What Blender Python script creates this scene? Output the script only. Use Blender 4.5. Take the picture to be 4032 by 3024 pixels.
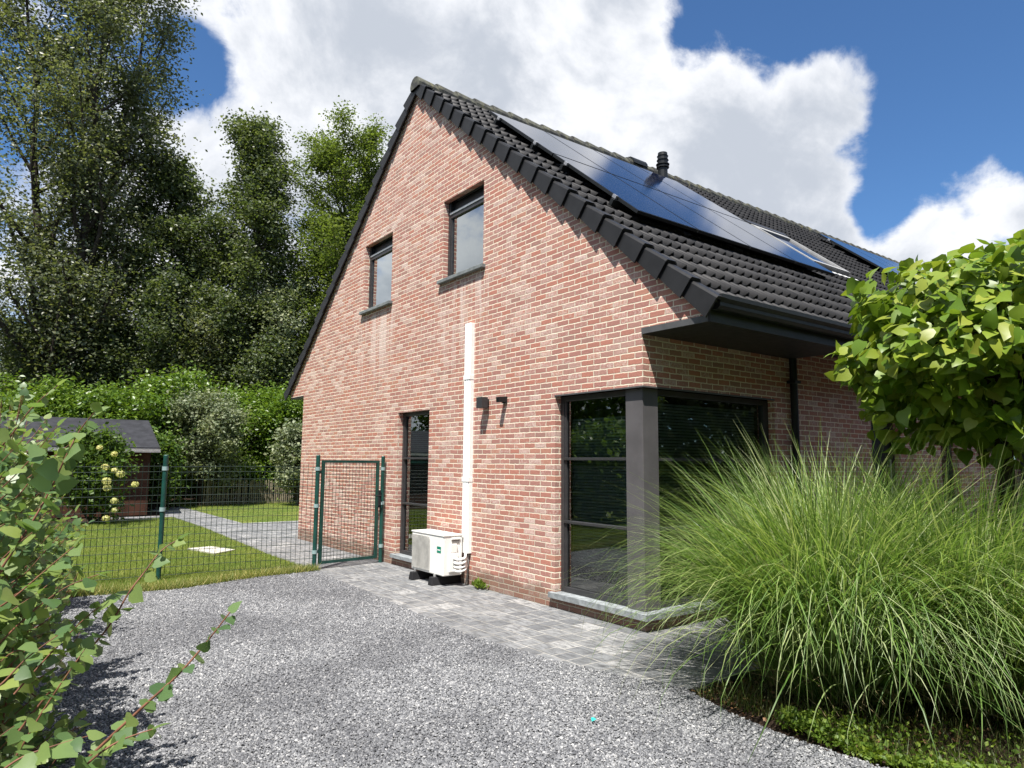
import bpy, math, random
import numpy as np
from mathutils import Vector, Matrix
for o in list(bpy.data.objects): bpy.data.objects.remove(o)
SC = bpy.context.scene
COL = SC.collection
PI = math.pi

# ------------------------------------------------------------------ camera
CAM = np.array([-4.835, -4.4242, 1.525]); FPX = 2704.66
_y, _p, _r = np.radians([53.3191, 6.4718, 0.4685])
FW = np.array([math.cos(_y)*math.cos(_p), math.sin(_y)*math.cos(_p), math.sin(_p)])
_R = np.array([math.sin(_y), -math.cos(_y), 0.0]); _U = np.cross(_R, FW)
RT = _R*math.cos(_r) + _U*math.sin(_r); UP = -_R*math.sin(_r) + _U*math.cos(_r)
cd = bpy.data.cameras.new('camera'); cam = bpy.data.objects.new('camera', cd); COL.objects.link(cam)
cd.sensor_width = 36; cd.lens = FPX/4032*36; cd.clip_end = 2000; cd.clip_start = .05
m = Matrix.Identity(4)
for i in range(3):
    m[i][0] = RT[i]; m[i][1] = UP[i]; m[i][2] = -FW[i]; m[i][3] = CAM[i]
cam.matrix_world = m
SC.camera = cam
def rayd(u, v): return FW + RT*(u-2016)/FPX - UP*(v-1512)/FPX      # photo pixels (4032 wide)
def at(u, v, D): return CAM + rayd(u, v)*D
DK = 4032/2212
def gat(u, D):                                                     # ground point in direction u (2212-wide px) at depth D
    q = at(u*DK, 1815, D); return (q[0], q[1], 0.0)

# ------------------------------------------------------------------ light
SUN = np.array([-1, -.75, 2.38]); SUN /= np.linalg.norm(SUN)
ld = bpy.data.lights.new('sun', 'SUN'); ld.energy = 5.0; ld.angle = math.radians(.5); ld.color = (1, .95, .88)
lo = bpy.data.objects.new('sun', ld); COL.objects.link(lo)
lo.rotation_euler = Vector(SUN).to_track_quat('Z', 'Y').to_euler()
W = bpy.data.worlds.new('World'); SC.world = W; W.use_nodes = True
SC.view_settings.view_transform = 'Standard'; SC.view_settings.look = 'None'
SC.view_settings.exposure = 0.92; SC.view_settings.gamma = 1

class NT:
    """small helper to write node trees"""
    def __init__(s, tree): s.t = tree; s.n = tree.nodes; s.l = tree.links
    def new(s, typ, **kw):
        nd = s.n.new(typ)
        for k, v in kw.items():
            if k.startswith('_'): setattr(nd, k[1:], v)
        return nd
    def put(s, sock, v):
        if v is None: return
        if hasattr(v, 'is_output'): s.l.new(v, sock)
        else:
            if isinstance(v, (tuple, list)) and sock.type == 'RGBA' and len(v) == 3: v = (*v, 1)
            sock.default_value = v
    def math(s, op, a, b=None, c=None, clamp=False):
        nd = s.n.new('ShaderNodeMath'); nd.operation = op; nd.use_clamp = clamp
        for i, v in enumerate((a, b, c)): s.put(nd.inputs[i], v)
        return nd.outputs[0]
    def vmath(s, op, a, b=None, scale=None):
        nd = s.n.new('ShaderNodeVectorMath'); nd.operation = op
        s.put(nd.inputs[0], a); s.put(nd.inputs[1], b)
        if scale is not None: s.put(nd.inputs['Scale'], scale)
        return nd.outputs[1] if op in ('DOT_PRODUCT', 'LENGTH') else nd.outputs[0]
    def noise(s, vec=None, scale=5, detail=4, rough=.55, dist=0, color=False):
        nd = s.n.new('ShaderNodeTexNoise'); s.put(nd.inputs['Vector'], vec)
        nd.inputs['Scale'].default_value = scale; nd.inputs['Detail'].default_value = detail
        nd.inputs['Roughness'].default_value = rough; nd.inputs['Distortion'].default_value = dist
        return nd.outputs['Color' if color else 'Fac']
    def smooth(s, v, a, b, lo=0, hi=1):
        nd = s.n.new('ShaderNodeMapRange'); nd.interpolation_type = 'SMOOTHSTEP'
        s.put(nd.inputs[0], v); nd.inputs[1].default_value = a; nd.inputs[2].default_value = b
        nd.inputs[3].default_value = lo; nd.inputs[4].default_value = hi
        return nd.outputs[0]
    def mix(s, f, a, b, mode='MIX'):
        nd = s.n.new('ShaderNodeMix'); nd.data_type = 'RGBA'; nd.blend_type = mode; nd.clamp_factor = True
        s.put(nd.inputs[0], f); s.put(nd.inputs[6], a); s.put(nd.inputs[7], b)
        return nd.outputs[2]
    def ramp(s, f, stops, interp='LINEAR'):
        nd = s.n.new('ShaderNodeValToRGB'); cr = nd.color_ramp; cr.interpolation = interp
        while len(cr.elements) < len(stops): cr.elements.new(.5)
        for e, (p, c) in zip(cr.elements, stops): e.position = p; e.color = (*c, 1)
        s.put(nd.inputs[0], f); return nd.outputs[0]
    def sep(s, v):
        nd = s.n.new('ShaderNodeSeparateXYZ'); s.put(nd.inputs[0], v); return nd.outputs
    def comb(s, x, y, z):
        nd = s.n.new('ShaderNodeCombineXYZ')
        for i, v in enumerate((x, y, z)): s.put(nd.inputs[i], v)
        return nd.outputs[0]
    def bump(s, h, strength=.5, dist=.01):
        nd = s.n.new('ShaderNodeBump'); nd.inputs['Strength'].default_value = strength
        nd.inputs['Distance'].default_value = dist; s.put(nd.inputs['Height'], h); return nd.outputs[0]

# sky: Nishita blue with procedural cumulus
w = NT(W.node_tree); w.n.clear()
SKYS = .064
sky = w.new('ShaderNodeTexSky'); sky.sky_type = 'NISHITA'; sky.sun_disc = False
sky.sun_elevation = math.asin(SUN[2]); sky.sun_rotation = math.atan2(SUN[0], SUN[1])
sky.air_density = 1.0; sky.dust_density = .3; sky.ozone_density = 2.5
gen = w.new('ShaderNodeTexCoord').outputs['Generated']
dirn = w.vmath('NORMALIZE', gen)
dx, dy, dz = w.sep(dirn)
den = w.math('ADD', w.math('MAXIMUM', dz, 0.0), .28)
cp = w.comb(w.math('DIVIDE', dx, den), w.math('DIVIDE', dy, den), 0.0)
warp = w.vmath('SCALE', w.vmath('SUBTRACT', w.noise(cp, 2.6, 3, color=True), (.5, .5, .5)), scale=.22)
cpw = w.vmath('ADD', cp, warp)
f1 = w.noise(cpw, 3.2, 9, .6, 0.0)
f2 = w.noise(w.vmath('ADD', cpw, (7.3, 2.1, 0)), 1.5, 4, .5)
f3 = w.noise(dirn, 9.0, 8, .62, .25)
dens = w.math('ADD', w.math('ADD', w.math('MULTIPLY', f1, 1.35), w.math('MULTIPLY', f3, 1.5)), w.math('MULTIPLY', f2, .5))
dens = w.math('ADD', dens, .66-1.675)
def disc(px, py, r, wt, soft=.8, flip=(1,1,1), refl=False):
    global dens
    c = rayd(px, py)*np.array(flip)
    if refl: nr = np.array([0,-.635,.7725]); c = c-2*(c@nr)*nr
    c = c/np.linalg.norm(c); a = r/FPX
    mk = w.smooth(w.vmath('DOT_PRODUCT', dirn, tuple(c)), math.cos(a*(1+soft)), math.cos(a*(1-soft)))
    dens = w.math('ADD', dens, w.math('MULTIPLY', mk, wt))
for q in [(3050,-300,330,-.62),(3420,-60,320,-.55),(3820,160,440,-.62),(3720,560,230,-.55),(3600,800,140,-.45),(2690,40,80,-.42),(2700,230,70,-.36),(2640,170,60,-.2),
          (3480,870,90,-.25),(740,230,95,-.42),(690,320,95,-.42),(30,120,190,-.42),(10,420,140,-.42),(3840,985,90,-.5),(4200,250,240,-.5),
          (4020,680,190,.62),(3780,840,130,.5),(3900,760,100,.3),(3560,850,60,.25),(2900,380,360,.36),(3200,680,280,.42),(3330,330,130,.3),(3050,220,160,.25),(1400,350,900,.3),(2200,150,260,.3),(3480,1020,190,.42),(3680,1030,110,.4),(3270,380,110,.2),(3480,430,90,.32),(2500,100,150,.3)]:
    disc(*q)
disc(1850,900,700,.3,.8,(-1,1,1)); disc(2900,950,460,.22,.9,refl=True); disc(2050,560,200,.2,.9,refl=True); disc(2290,760,200,-.12,.9,refl=True)
alpha = w.smooth(dens, .50, .92)
core = w.smooth(w.math('ADD', w.math('MULTIPLY', dens, .55), w.math('MULTIPLY', w.math('SUBTRACT', w.noise(w.vmath('ADD', dirn, (.02,.03,-.045)), 4.2, 9, .6, .4), .5), 2.6)), .25, 1.0)
ccol = w.mix(core, (8.6, 8.75, 9.1), (4.9, 5.3, 6.0))
blue = w.mix(1.0, sky.outputs[0], (.66, .95, 1.22), 'MULTIPLY')
skyc = w.mix(alpha, blue, ccol)
bg = w.new('ShaderNodeBackground'); bg.inputs['Strength'].default_value = SKYS
w.l.new(skyc, bg.inputs['Color'])
wo = w.new('ShaderNodeOutputWorld'); w.l.new(bg.outputs[0], wo.inputs['Surface'])

# ------------------------------------------------------------------ object helpers
def empty(name, loc=(0,0,0), label=None, cat=None, group=None, parent=None):
    o = bpy.data.objects.new(name, None); COL.objects.link(o); o.location = loc; o.empty_display_size = .1
    if parent: o.parent = parent
    tag(o, label, cat, group); return o
def tag(o, label=None, cat=None, group=None, kind=None):
    if label: o['label'] = label
    if cat: o['category'] = cat
    if group: o['group'] = group
    if kind: o['kind'] = kind
    return o
def raw(name, V, F, mat, parent=None, smooth=False):
    """V (n,3) world coordinates, F (k,3|4) index array or list of lists; ONE mesh object"""
    me = bpy.data.meshes.new(name)
    V = np.asarray(V, np.float32)
    off = np.zeros(3) if parent is None else np.array(parent.matrix_basis.translation) + (np.array(parent.parent.matrix_basis.translation) if parent.parent else 0)
    V = V - off.astype(np.float32)
    if isinstance(F, np.ndarray):
        k = F.shape[1]
        me.vertices.add(len(V)); me.vertices.foreach_set('co', V.ravel())
        me.loops.add(F.size); me.loops.foreach_set('vertex_index', F.ravel().astype(np.int32))
        me.polygons.add(len(F)); me.polygons.foreach_set('loop_start', np.arange(0, F.size, k, dtype=np.int32))
        me.polygons.foreach_set('loop_total', np.full(len(F), k, np.int32))
        me.update(calc_edges=True)
    else:
        me.from_pydata([tuple(v) for v in V], [], F); me.update()
    if smooth: me.polygons.foreach_set('use_smooth', np.ones(len(me.polygons), bool))
    me.materials.append(mat)
    o = bpy.data.objects.new(name, me); COL.objects.link(o)
    if parent: o.parent = parent
    return o
class MB:
    def __init__(s): s.v = []; s.f = []
    def add(s, V, F):
        b = len(s.v); s.v += [tuple(map(float, q)) for q in V]; s.f += [[b+i for i in f] for f in F]; return s
    def quad(s, a, b, c, d): return s.add([a, b, c, d], [[0,1,2,3]])
    def box(s, x0, x1, y0, y1, z0, z1):
        V = [(x,y,z) for z in (z0,z1) for y in (y0,y1) for x in (x0,x1)]
        return s.add(V, [[0,2,3,1],[4,5,7,6],[0,1,5,4],[2,6,7,3],[0,4,6,2],[1,3,7,5]])
    def obox(s, c, ax, ay, az):
        c, ax, ay, az = map(np.array, (c, ax, ay, az))
        V = [c+i*ax+j*ay+k*az for k in (-1,1) for j in (-1,1) for i in (-1,1)]
        return s.add(V, [[0,2,3,1],[4,5,7,6],[0,1,5,4],[2,6,7,3],[0,4,6,2],[1,3,7,5]])
    def tube(s, P, R, n=8, cap=True):
        P = [np.array(p, float) for p in P]
        if not hasattr(R, '__len__'): R = [R]*len(P)
        ref = None; b = len(s.v)
        for i, p in enumerate(P):
            t = P[min(i+1, len(P)-1)] - P[max(i-1, 0)]; t = t/(np.linalg.norm(t)+1e-9)
            if ref is None: ref = np.array([0,0,1.]) if abs(t[2]) < .9 else np.array([1.,0,0])
            a = np.cross(t, ref); a /= np.linalg.norm(a)+1e-9; c = np.cross(t, a); ref = -np.cross(t, a)*1.0 if False else ref
            for k in range(n):
                q = 2*PI*k/n; s.v.append(tuple(p + R[i]*(a*math.cos(q)+c*math.sin(q))))
        for i in range(len(P)-1):
            for k in range(n):
                s.f.append([b+i*n+k, b+i*n+(k+1)%n, b+(i+1)*n+(k+1)%n, b+(i+1)*n+k])
        if cap:
            s.f.append([b+k for k in range(n)][::-1]); s.f.append([b+(len(P)-1)*n+k for k in range(n)])
        return s
    def build_each(s, name, mat, parent=None, **kw):
        """every separate piece as an object of its own"""
        p = list(range(len(s.v)))
        def root(a):
            while p[a] != a: p[a] = p[p[a]]; a = p[a]
            return a
        for f in s.f:
            for q in f[1:]: p[root(q)] = root(f[0])
        gr = {}
        for f in s.f: gr.setdefault(root(f[0]), []).append(f)
        for fs in gr.values():
            ids = sorted({i for f in fs for i in f}); mp = {a: k for k, a in enumerate(ids)}
            o = MB(); o.v = [s.v[i] for i in ids]; o.f = [[mp[i] for i in f] for f in fs]; o.build(name, mat, parent, **kw)
    def build(s, name, mat, parent=None, smooth=False, bevel=0):
        o = raw(name, s.v, s.f, mat, parent, smooth)
        if bevel:
            md = o.modifiers.new('bevel', 'BEVEL'); md.width = bevel; md.segments = 2; md.limit_method = 'ANGLE'
        return o

# ------------------------------------------------------------------ materials
def mat(name):
    M = bpy.data.materials.new(name); M.use_nodes = True; t = NT(M.node_tree); t.n.clear()
    out = t.new('ShaderNodeOutputMaterial'); return M, t, out
def pbr(t, out, color, rough=.6, spec=.5, metal=0, normal=None):
    b = t.new('ShaderNodeBsdfPrincipled'); t.put(b.inputs['Base Color'], color); t.put(b.inputs['Roughness'], rough)
    b.inputs['Specular IOR Level'].default_value = spec; b.inputs['Metallic'].default_value = metal
    if normal is not None: t.l.new(normal, b.inputs['Normal'])
    if out is not None: t.l.new(b.outputs[0], out.inputs['Surface'])
    return b
def simple(name, col, rough=.5, spec=.5, metal=0, var=.15, scale=8, bump=0, bscale=60):
    M, t, out = mat(name)
    P = t.new('ShaderNodeNewGeometry').outputs['Position']
    nz = t.noise(P, scale, 5, .6)
    c = t.mix(t.smooth(nz, .3, .7), tuple(x*(1-var) for x in col), tuple(min(1, x*(1+var)) for x in col))
    r = t.math('ADD', t.math('MULTIPLY', t.noise(P, scale*2.3, 3), .2), rough-.1)
    nm = t.bump(t.noise(P, bscale, 4), .4, bump) if bump else None
    pbr(t, out, c, r, spec, metal, nm); return M

def brick_mat():
    M, t, out = mat('brick_masonry')
    P = t.new('ShaderNodeNewGeometry').outputs['Position']
    wob = t.vmath('SCALE', t.vmath('SUBTRACT', t.noise(P, 22, 3, .6, color=True), (.5,.5,.5)), scale=.013)
    wob2 = t.vmath('SCALE', t.vmath('SUBTRACT', t.noise(P, 4, 2, .5, color=True), (.5,.5,.5)), scale=.012)
    Pw = t.vmath('ADD', t.vmath('ADD', P, wob), wob2)
    x, y, z = t.sep(Pw)
    uv = t.comb(t.math('ADD', x, y), z, 0.0)
    def br(vec, ms, sm, w_=.191, h_=.06):
        b = t.new('ShaderNodeTexBrick'); b.offset = .5
        t.l.new(vec, b.inputs['Vector']); b.inputs['Color1'].default_value = (0,0,0,1); b.inputs['Color2'].default_value = (1,1,1,1)
        b.inputs['Mortar'].default_value = (0,0,0,1); b.inputs['Scale'].default_value = 1
        b.inputs['Mortar Size'].default_value = ms; b.inputs['Mortar Smooth'].default_value = sm
        b.inputs['Brick Width'].default_value = w_; b.inputs['Row Height'].default_value = h_; b.inputs['Bias'].default_value = 0
        return b
    b0 = br(uv, 0.0, 0); b1 = br(uv, .0074, .45)
    rnd = b0.outputs['Color']
    bcol = t.ramp(rnd, [(0, (.39,.175,.135)), (.16, (.36,.175,.145)), (.3, (.41,.20,.16)), (.42, (.38,.205,.17)), (.55, (.42,.18,.135)), (.68, (.37,.18,.15)),
                        (.8, (.42,.205,.15)), (.9, (.41,.245,.205)), (.96, (.33,.185,.155)), (1, (.43,.225,.15))], 'CONSTANT')
    # lime bloom: patchy inside single bricks, more on some bricks
    fine = t.noise(Pw, 38, 6, .7); mid = t.noise(P, 9, 3); big = t.noise(P, .9, 4, .6)
    rnd2 = t.math('FRACT', t.math('MULTIPLY', rnd, 7.31))
    lim = t.math('ADD', t.math('ADD', t.math('MULTIPLY', fine, .8), t.math('MULTIPLY', rnd2, .34)), t.math('MULTIPLY', big, .3))
    lim = t.math('ADD', lim, t.math('MULTIPLY', mid, .25))
    lime = t.smooth(lim, .84, 1.12, 0, .68)
    c = t.mix(lime, bcol, (.66,.54,.48))
    c = t.mix(t.smooth(t.noise(Pw, 60, 4, .7), .55, .75, 0, .35), c, (.20,.10,.075))
    mor = t.mix(t.noise(P, 14, 4), (.72,.62,.48), (.83,.75,.60))
    mor = t.mix(t.smooth(big, .5, .75, 0, .4), mor, (.5,.42,.34))
    fac = b1.outputs['Fac']
    c = t.mix(fac, c, mor)
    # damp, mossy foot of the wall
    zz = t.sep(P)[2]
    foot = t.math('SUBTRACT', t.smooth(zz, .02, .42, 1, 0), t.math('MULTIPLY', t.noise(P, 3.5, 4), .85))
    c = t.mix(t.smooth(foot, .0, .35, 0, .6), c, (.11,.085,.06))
    # lime runs below the two upper sills, dirt streaks in vertical drips
    yy_ = t.sep(P)[1]
    drip = t.noise(t.comb(t.math('MULTIPLY', t.math('ADD', t.sep(P)[0], yy_), 9.0), t.math('MULTIPLY', zz, .7), 0.0), 1, 4, .6)
    def under(y0, y1): return t.math('MULTIPLY', t.math('MULTIPLY', t.smooth(yy_, y0-.1, y0+.08), t.smooth(yy_, y1+.1, y1-.08)), t.math('MULTIPLY', t.smooth(zz, 3.99, 3.9), t.smooth(zz, 2.3, 3.6)))
    un = t.math('ADD', under(2.6, 3.85), under(5.2, 6.45))
    c = t.mix(t.math('MULTIPLY', un, t.smooth(drip, .42, .66, 0, .75)), c, (.66,.55,.49))
    c = t.mix(t.smooth(drip, .60, .78, 0, .22), c, (.22,.15,.12))
    ed = t.math('SUBTRACT', 1.0, fac)
    h = t.math('ADD', t.math('MULTIPLY', ed, 1.0), t.math('MULTIPLY', fine, .45))
    h = t.math('ADD', h, t.math('MULTIPLY', rnd2, .35))
    pbr(t, out, c, .9, .25, 0, t.bump(h, .85, .009)); return M

def leaf_mat(name, cols, transl=.35, tcol=(.25,.38,.04), rough=.5, spec=.35):
    M, t, out = mat(name)
    g = t.new('ShaderNodeNewGeometry')
    rr = g.outputs['Random Per Island']
    n = len(cols); c = t.ramp(rr, [(i/(n-1) if n > 1 else 0, cc) for i, cc in enumerate(cols)])
    big = t.noise(g.outputs['Position'], .8, 3)
    c = t.mix(t.smooth(big, .35, .7, 0, .5), c, t.mix(1.0, c, (1.35,1.2,.8), 'MULTIPLY'))
    b = pbr(t, None, c, rough, spec)
    tr = t.new('ShaderNodeBsdfTranslucent'); t.put(tr.inputs['Color'], t.mix(.5, t.mix(1.0, c, (2.2,2.2,1.2), 'MULTIPLY'), tcol))
    mx = t.new('ShaderNodeMixShader'); mx.inputs[0].default_value = transl
    t.l.new(b.outputs[0], mx.inputs[1]); t.l.new(tr.outputs[0], mx.inputs[2]); t.l.new(mx.outputs[0], out.inputs['Surface'])
    return M

def pane_mat(name, tint, k, base=.04):
    M, t, out = mat(name)
    P = t.new('ShaderNodeNewGeometry').outputs['Position']
    fr = t.new('ShaderNodeFresnel'); fr.inputs['IOR'].default_value = 1.5
    fac = t.math('ADD', t.math('MULTIPLY', fr.outputs[0], k), base, clamp=True)
    nm = t.bump(t.noise(P, 1.3, 2), .06, .01)
    gl = t.new('ShaderNodeBsdfGlossy'); gl.inputs['Roughness'].default_value = .015; t.put(gl.inputs['Color'], (.9,.95,.95)); t.l.new(nm, gl.inputs['Normal'])
    tr = t.new('ShaderNodeBsdfTransparent'); t.put(tr.inputs['Color'], tint)
    mx = t.new('ShaderNodeMixShader'); t.l.new(fac, mx.inputs[0]); t.l.new(tr.outputs[0], mx.inputs[1]); t.l.new(gl.outputs[0], mx.inputs[2])
    t.l.new(mx.outputs[0], out.inputs['Surface']); return M

def paver_mat():
    M, t, out = mat('grey_pavers')
    P = t.new('ShaderNodeNewGeometry').outputs['Position']
    wob = t.vmath('SCALE', t.vmath('SUBTRACT', t.noise(P, 9, 3, color=True), (.5,.5,.5)), scale=.014)
    x, y, z = t.sep(t.vmath('ADD', P, wob))
    uv = t.comb(y, t.math('SUBTRACT', x, .015), 0.0)
    def br(ms, sm):
        b = t.new('ShaderNodeTexBrick'); b.offset = .5; b.offset_frequency = 2; b.squash = .72; b.squash_frequency = 3
        t.l.new(uv, b.inputs['Vector']); b.inputs['Color1'].default_value = (0,0,0,1); b.inputs['Color2'].default_value = (1,1,1,1); b.inputs['Mortar'].default_value = (0,0,0,1)
        b.inputs['Scale'].default_value = 1; b.inputs['Mortar Size'].default_value = ms; b.inputs['Mortar Smooth'].default_value = sm
        b.inputs['Brick Width'].default_value = .235; b.inputs['Row Height'].default_value = .2; return b
    rnd = br(0, 0).outputs['Color']; fac = br(.0052, .4).outputs['Fac']
    c = t.ramp(rnd, [(0, (.14,.146,.155)), (.3, (.19,.197,.206)), (.5, (.24,.247,.254)), (.7, (.17,.177,.185)), (.9, (.27,.274,.278)), (.985, (.38,.38,.375))], 'LINEAR')
    streak = t.noise(t.comb(t.math('MULTIPLY', x, 26.0), t.math('MULTIPLY', y, 7.0), 0.0), 1, 5, .65)
    c = t.mix(t.smooth(streak, .38, .66, 0, .85), c, (.075,.078,.082))
    c = t.mix(t.smooth(t.noise(P, 1.6, 4), .45, .75, 0, .45), c, (.27,.27,.265))
    c = t.mix(t.smooth(t.noise(P, 130, 2), .45, .7, 0, .35), c, (.05,.05,.052))
    c = t.mix(t.math('MULTIPLY', fac, .85), c, t.mix(t.smooth(t.noise(P, 3, 4), .4, .6), (.26,.245,.215), (.50,.48,.44)))
    h = t.math('ADD', t.math('MULTIPLY', t.math('SUBTRACT', 1.0, fac), 1.0), t.math('MULTIPLY', t.noise(P, 55, 5), .4))
    h = t.math('ADD', h, t.math('MULTIPLY', rnd, .5))
    pbr(t, out, c, .8, .35, 0, t.bump(h, .6, .006)); return M

def gravel_mat():
    M, t, out = mat('gravel_bed')
    P = t.new('ShaderNodeNewGeometry').outputs['Position']
    v = t.new('ShaderNodeTexVoronoi'); v.inputs['Scale'].default_value = 75; t.l.new(P, v.inputs['Vector'])
    r = t.sep(v.outputs['Color'])[0]
    c = t.ramp(r, [(0, (.04,.04,.046)), (.3, (.09,.093,.10)), (.6, (.155,.16,.168)), (.85, (.24,.24,.247)), (1, (.36,.36,.355))])
    c = t.mix(t.smooth(t.noise(P, .8, 4), .35, .7, 0, .35), c, (.085,.087,.092))
    h = t.math('SUBTRACT', 1.0, v.outputs['Distance'])
    pbr(t, out, c, .85, .3, 0, t.bump(h, 1.0, .012)); return M
def stone_mat():
    M, t, out = mat('gravel_chips')
    g = t.new('ShaderNodeNewGeometry'); r = g.outputs['Random Per Island']
    c = t.ramp(r, [(0, (.075,.078,.087)), (.25, (.125,.129,.14)), (.5, (.175,.18,.19)), (.75, (.235,.24,.249)), (.94, (.32,.322,.327)), (1, (.48,.478,.472))])
    c = t.mix(t.smooth(t.noise(g.outputs['Position'], .75, 5, .6), .42, .62, 0, .6), c, t.mix(1.0, c, (.5,.5,.52), 'MULTIPLY'))
    pbr(t, out, c, .75, .4); return M
def lawn_mat():
    M, t, out = mat('lawn_turf')
    P = t.new('ShaderNodeNewGeometry').outputs['Position']
    c = t.mix(t.smooth(t.noise(P, 1.3, 5, .65), .35, .68), (.11,.175,.03), (.24,.26,.07))
    c = t.mix(t.smooth(t.noise(P, 40, 5, .7), .4, .65, 0, .6), c, (.04,.07,.014))
    pbr(t, out, c, .9, .15, 0, t.bump(t.noise(P, 70, 5, .7), .8, .03)); return M
def soil_mat():
    M, t, out = mat('dark_soil')
    P = t.new('ShaderNodeNewGeometry').outputs['Position']
    c = t.mix(t.smooth(t.noise(P, 30, 6, .7), .35, .7), (.018,.012,.009), (.075,.05,.036))
    pbr(t, out, c, .95, .1, 0, t.bump(t.noise(P, 26, 6, .75), 1, .04)); return M
def roof_mat():
    M, t, out = mat('black_roof_tiles')
    P = t.new('ShaderNodeNewGeometry').outputs['Position']
    x, y, z = t.sep(P)
    v = t.new('ShaderNodeTexWhiteNoise'); v.noise_dimensions = '2D'
    t.l.new(t.comb(t.math('FLOOR', t.math('DIVIDE', x, .29)), t.math('FLOOR', t.math('DIVIDE', t.math('ADD', y, .86), .2695)), 0.0), v.inputs['Vector'])
    c = t.mix(v.outputs[0], (.022,.0215,.022), (.034,.033,.0335))
    c = t.mix(t.smooth(t.noise(P, 3, 5), .45, .75, 0, .5), c, (.042,.040,.039))
    c = t.mix(t.smooth(t.noise(P, 60, 4, .7), .58, .7, 0, .4), c, (.05,.047,.042))
    pbr(t, out, c, .6, .3, 0, t.bump(t.noise(P, 80, 3), .25, .004)); return M
def ridge_mat():
    M, t, out = mat('weathered_ridge_tiles')
    P = t.new('ShaderNodeNewGeometry').outputs['Position']
    c = t.mix(t.smooth(t.noise(P, 7, 5, .65), .4, .65), (.045,.045,.042), (.12,.12,.09))
    c = t.mix(t.smooth(t.noise(P, 4, 5, .7), .55, .7, 0, .6), c, (.22,.20,.09))
    pbr(t, out, c, .7, .3, 0, t.bump(t.noise(P, 60, 4), .4, .006)); return M
def solar_mat():
    M, t, out = mat('solar_cells')
    P = t.new('ShaderNodeNewGeometry').outputs['Position']
    c = t.mix(t.smooth(t.noise(P, 2, 3), .3, .7), (.006,.009,.022), (.010,.014,.034))
    b = pbr(t, out, c, .3, 0); b.inputs['Coat Weight'].default_value = 1; b.inputs['Coat Roughness'].default_value = .09; b.inputs['Coat Tint'].default_value = (.80,.84,.95,1)
    b.inputs['Coat IOR'].default_value = 1.6
    return M

BRICK = brick_mat(); PAVER = paver_mat(); GRAVEL = gravel_mat(); STONE = stone_mat(); LAWN = lawn_mat(); SOIL = soil_mat()
ROOF = roof_mat(); RIDGE = ridge_mat(); SOLAR = solar_mat()
ANTH = simple('anthracite_paint', (.032,.032,.034), .42, .5)
PILLARM = simple('grey_pillar_paint', (.092,.087,.09), .5, .3, var=.14, scale=3)
FASCIA = simple('black_trim', (.010,.0115,.012), .45, .35)
TRIMG = simple('soffit_edge_grey', (.075,.077,.08), .5, .4)
SILLM = simple('bluestone', (.23,.25,.26), .75, .3, var=.3, scale=14, bump=.003, bscale=70)
SILLD = simple('slate_sill', (.17,.185,.185), .7, .3, var=.25, scale=10)
WHITE = simple('white_plastic', (.80,.80,.78), .4, .5, var=.03)
ACW = simple('ac_enamel', (.78,.775,.745), .35, .5, var=.03)
ACG = simple('ac_grille', (.42,.41,.39), .5, .4, var=.1)
ACD = simple('ac_recess', (.20,.19,.18), .6, .3)
RUBBER = simple('black_rubber', (.02,.02,.022), .8, .2)
GREEN = simple('green_coated_steel', (.008,.052,.042), .4, .5, var=.25)
CLIP = simple('clamp_metal', (.24,.34,.34), .45, .5)
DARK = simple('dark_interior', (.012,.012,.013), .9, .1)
CURTAIN = simple('grey_screen', (.30,.31,.33), .9, .1)
SLAT = simple('blind_slats', (.30,.36,.35), .5, .3, var=.05)
PANE = pane_mat('window_glass', (.52,.58,.56), 2.2, .05)
PANE2 = pane_mat('mirror_like_glass', (.45,.48,.5), 4.2, .12)
PANE3 = pane_mat('roof_window_glass', (.06,.07,.09), 2.0, .1)
BARK = simple('bark', (.055,.045,.036), .9, .1, var=.4, scale=6, bump=.02, bscale=20)
WOODG = simple('weathered_chestnut', (.22,.19,.135), .85, .15, var=.35, scale=9)
SHEDW = simple('red_brown_boards', (.062,.026,.016), .7, .25, var=.3, scale=4)
SHEDR = simple('roofing_felt', (.030,.031,.036), .85, .2, var=.25, scale=5, bump=.004)
ALU = simple('aluminium', (.6,.6,.6), .35, .5, .8)
CONC = simple('pale_concrete', (.48,.46,.42), .9, .2, var=.2, scale=14)
VENTLIT = simple('lit_vent_grey', (.22,.24,.26), .4, .5)  # pale grey painted for the sunlit lower part of the window head box
VERGE = simple('dark_verge_tiles', (.0125,.0125,.0135), .5, .35, var=.25, scale=5)
WIREM = simple('dark_green_wire', (.004,.018,.013), .5, .4)
TEALB = simple('teal_badge', (.0,.20,.13), .4, .4)

# ------------------------------------------------------------------ the setting
def poly(name, pts, z, mt, kind='structure', thick=0):
    n = len(pts)
    if thick:
        V = [(x,y,z-thick) for x,y in pts] + [(x,y,z) for x,y in pts]
        F = [[n+i for i in range(n)]] + [[i,(i+1)%n,n+(i+1)%n,n+i] for i in range(n)]
    else: V = [(x,y,z) for x,y in pts]; F = [list(range(n))]
    return tag(raw(name, V, F, mt), kind=kind)
poly('ground', [(-400,-400),(400,-400),(400,400),(-400,400)], -.03, SOIL)
GRAV = [(-1.13,5.02),(-1.22,3.6),(-1.30,2.24),(-1.37,.9),(-1.26,-.2),(-.96,-1.22),(-1.10,-1.7),(-1.15,-2.1),(-1.12,-2.6),(-.9,-3.4),(-.9,-9),(-13,-9),(-13,5.2),(-4.1,4.75),(-2.95,4.62),(-2.1,4.95)]
poly('gravel', GRAV, -.006, GRAVEL)
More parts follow.
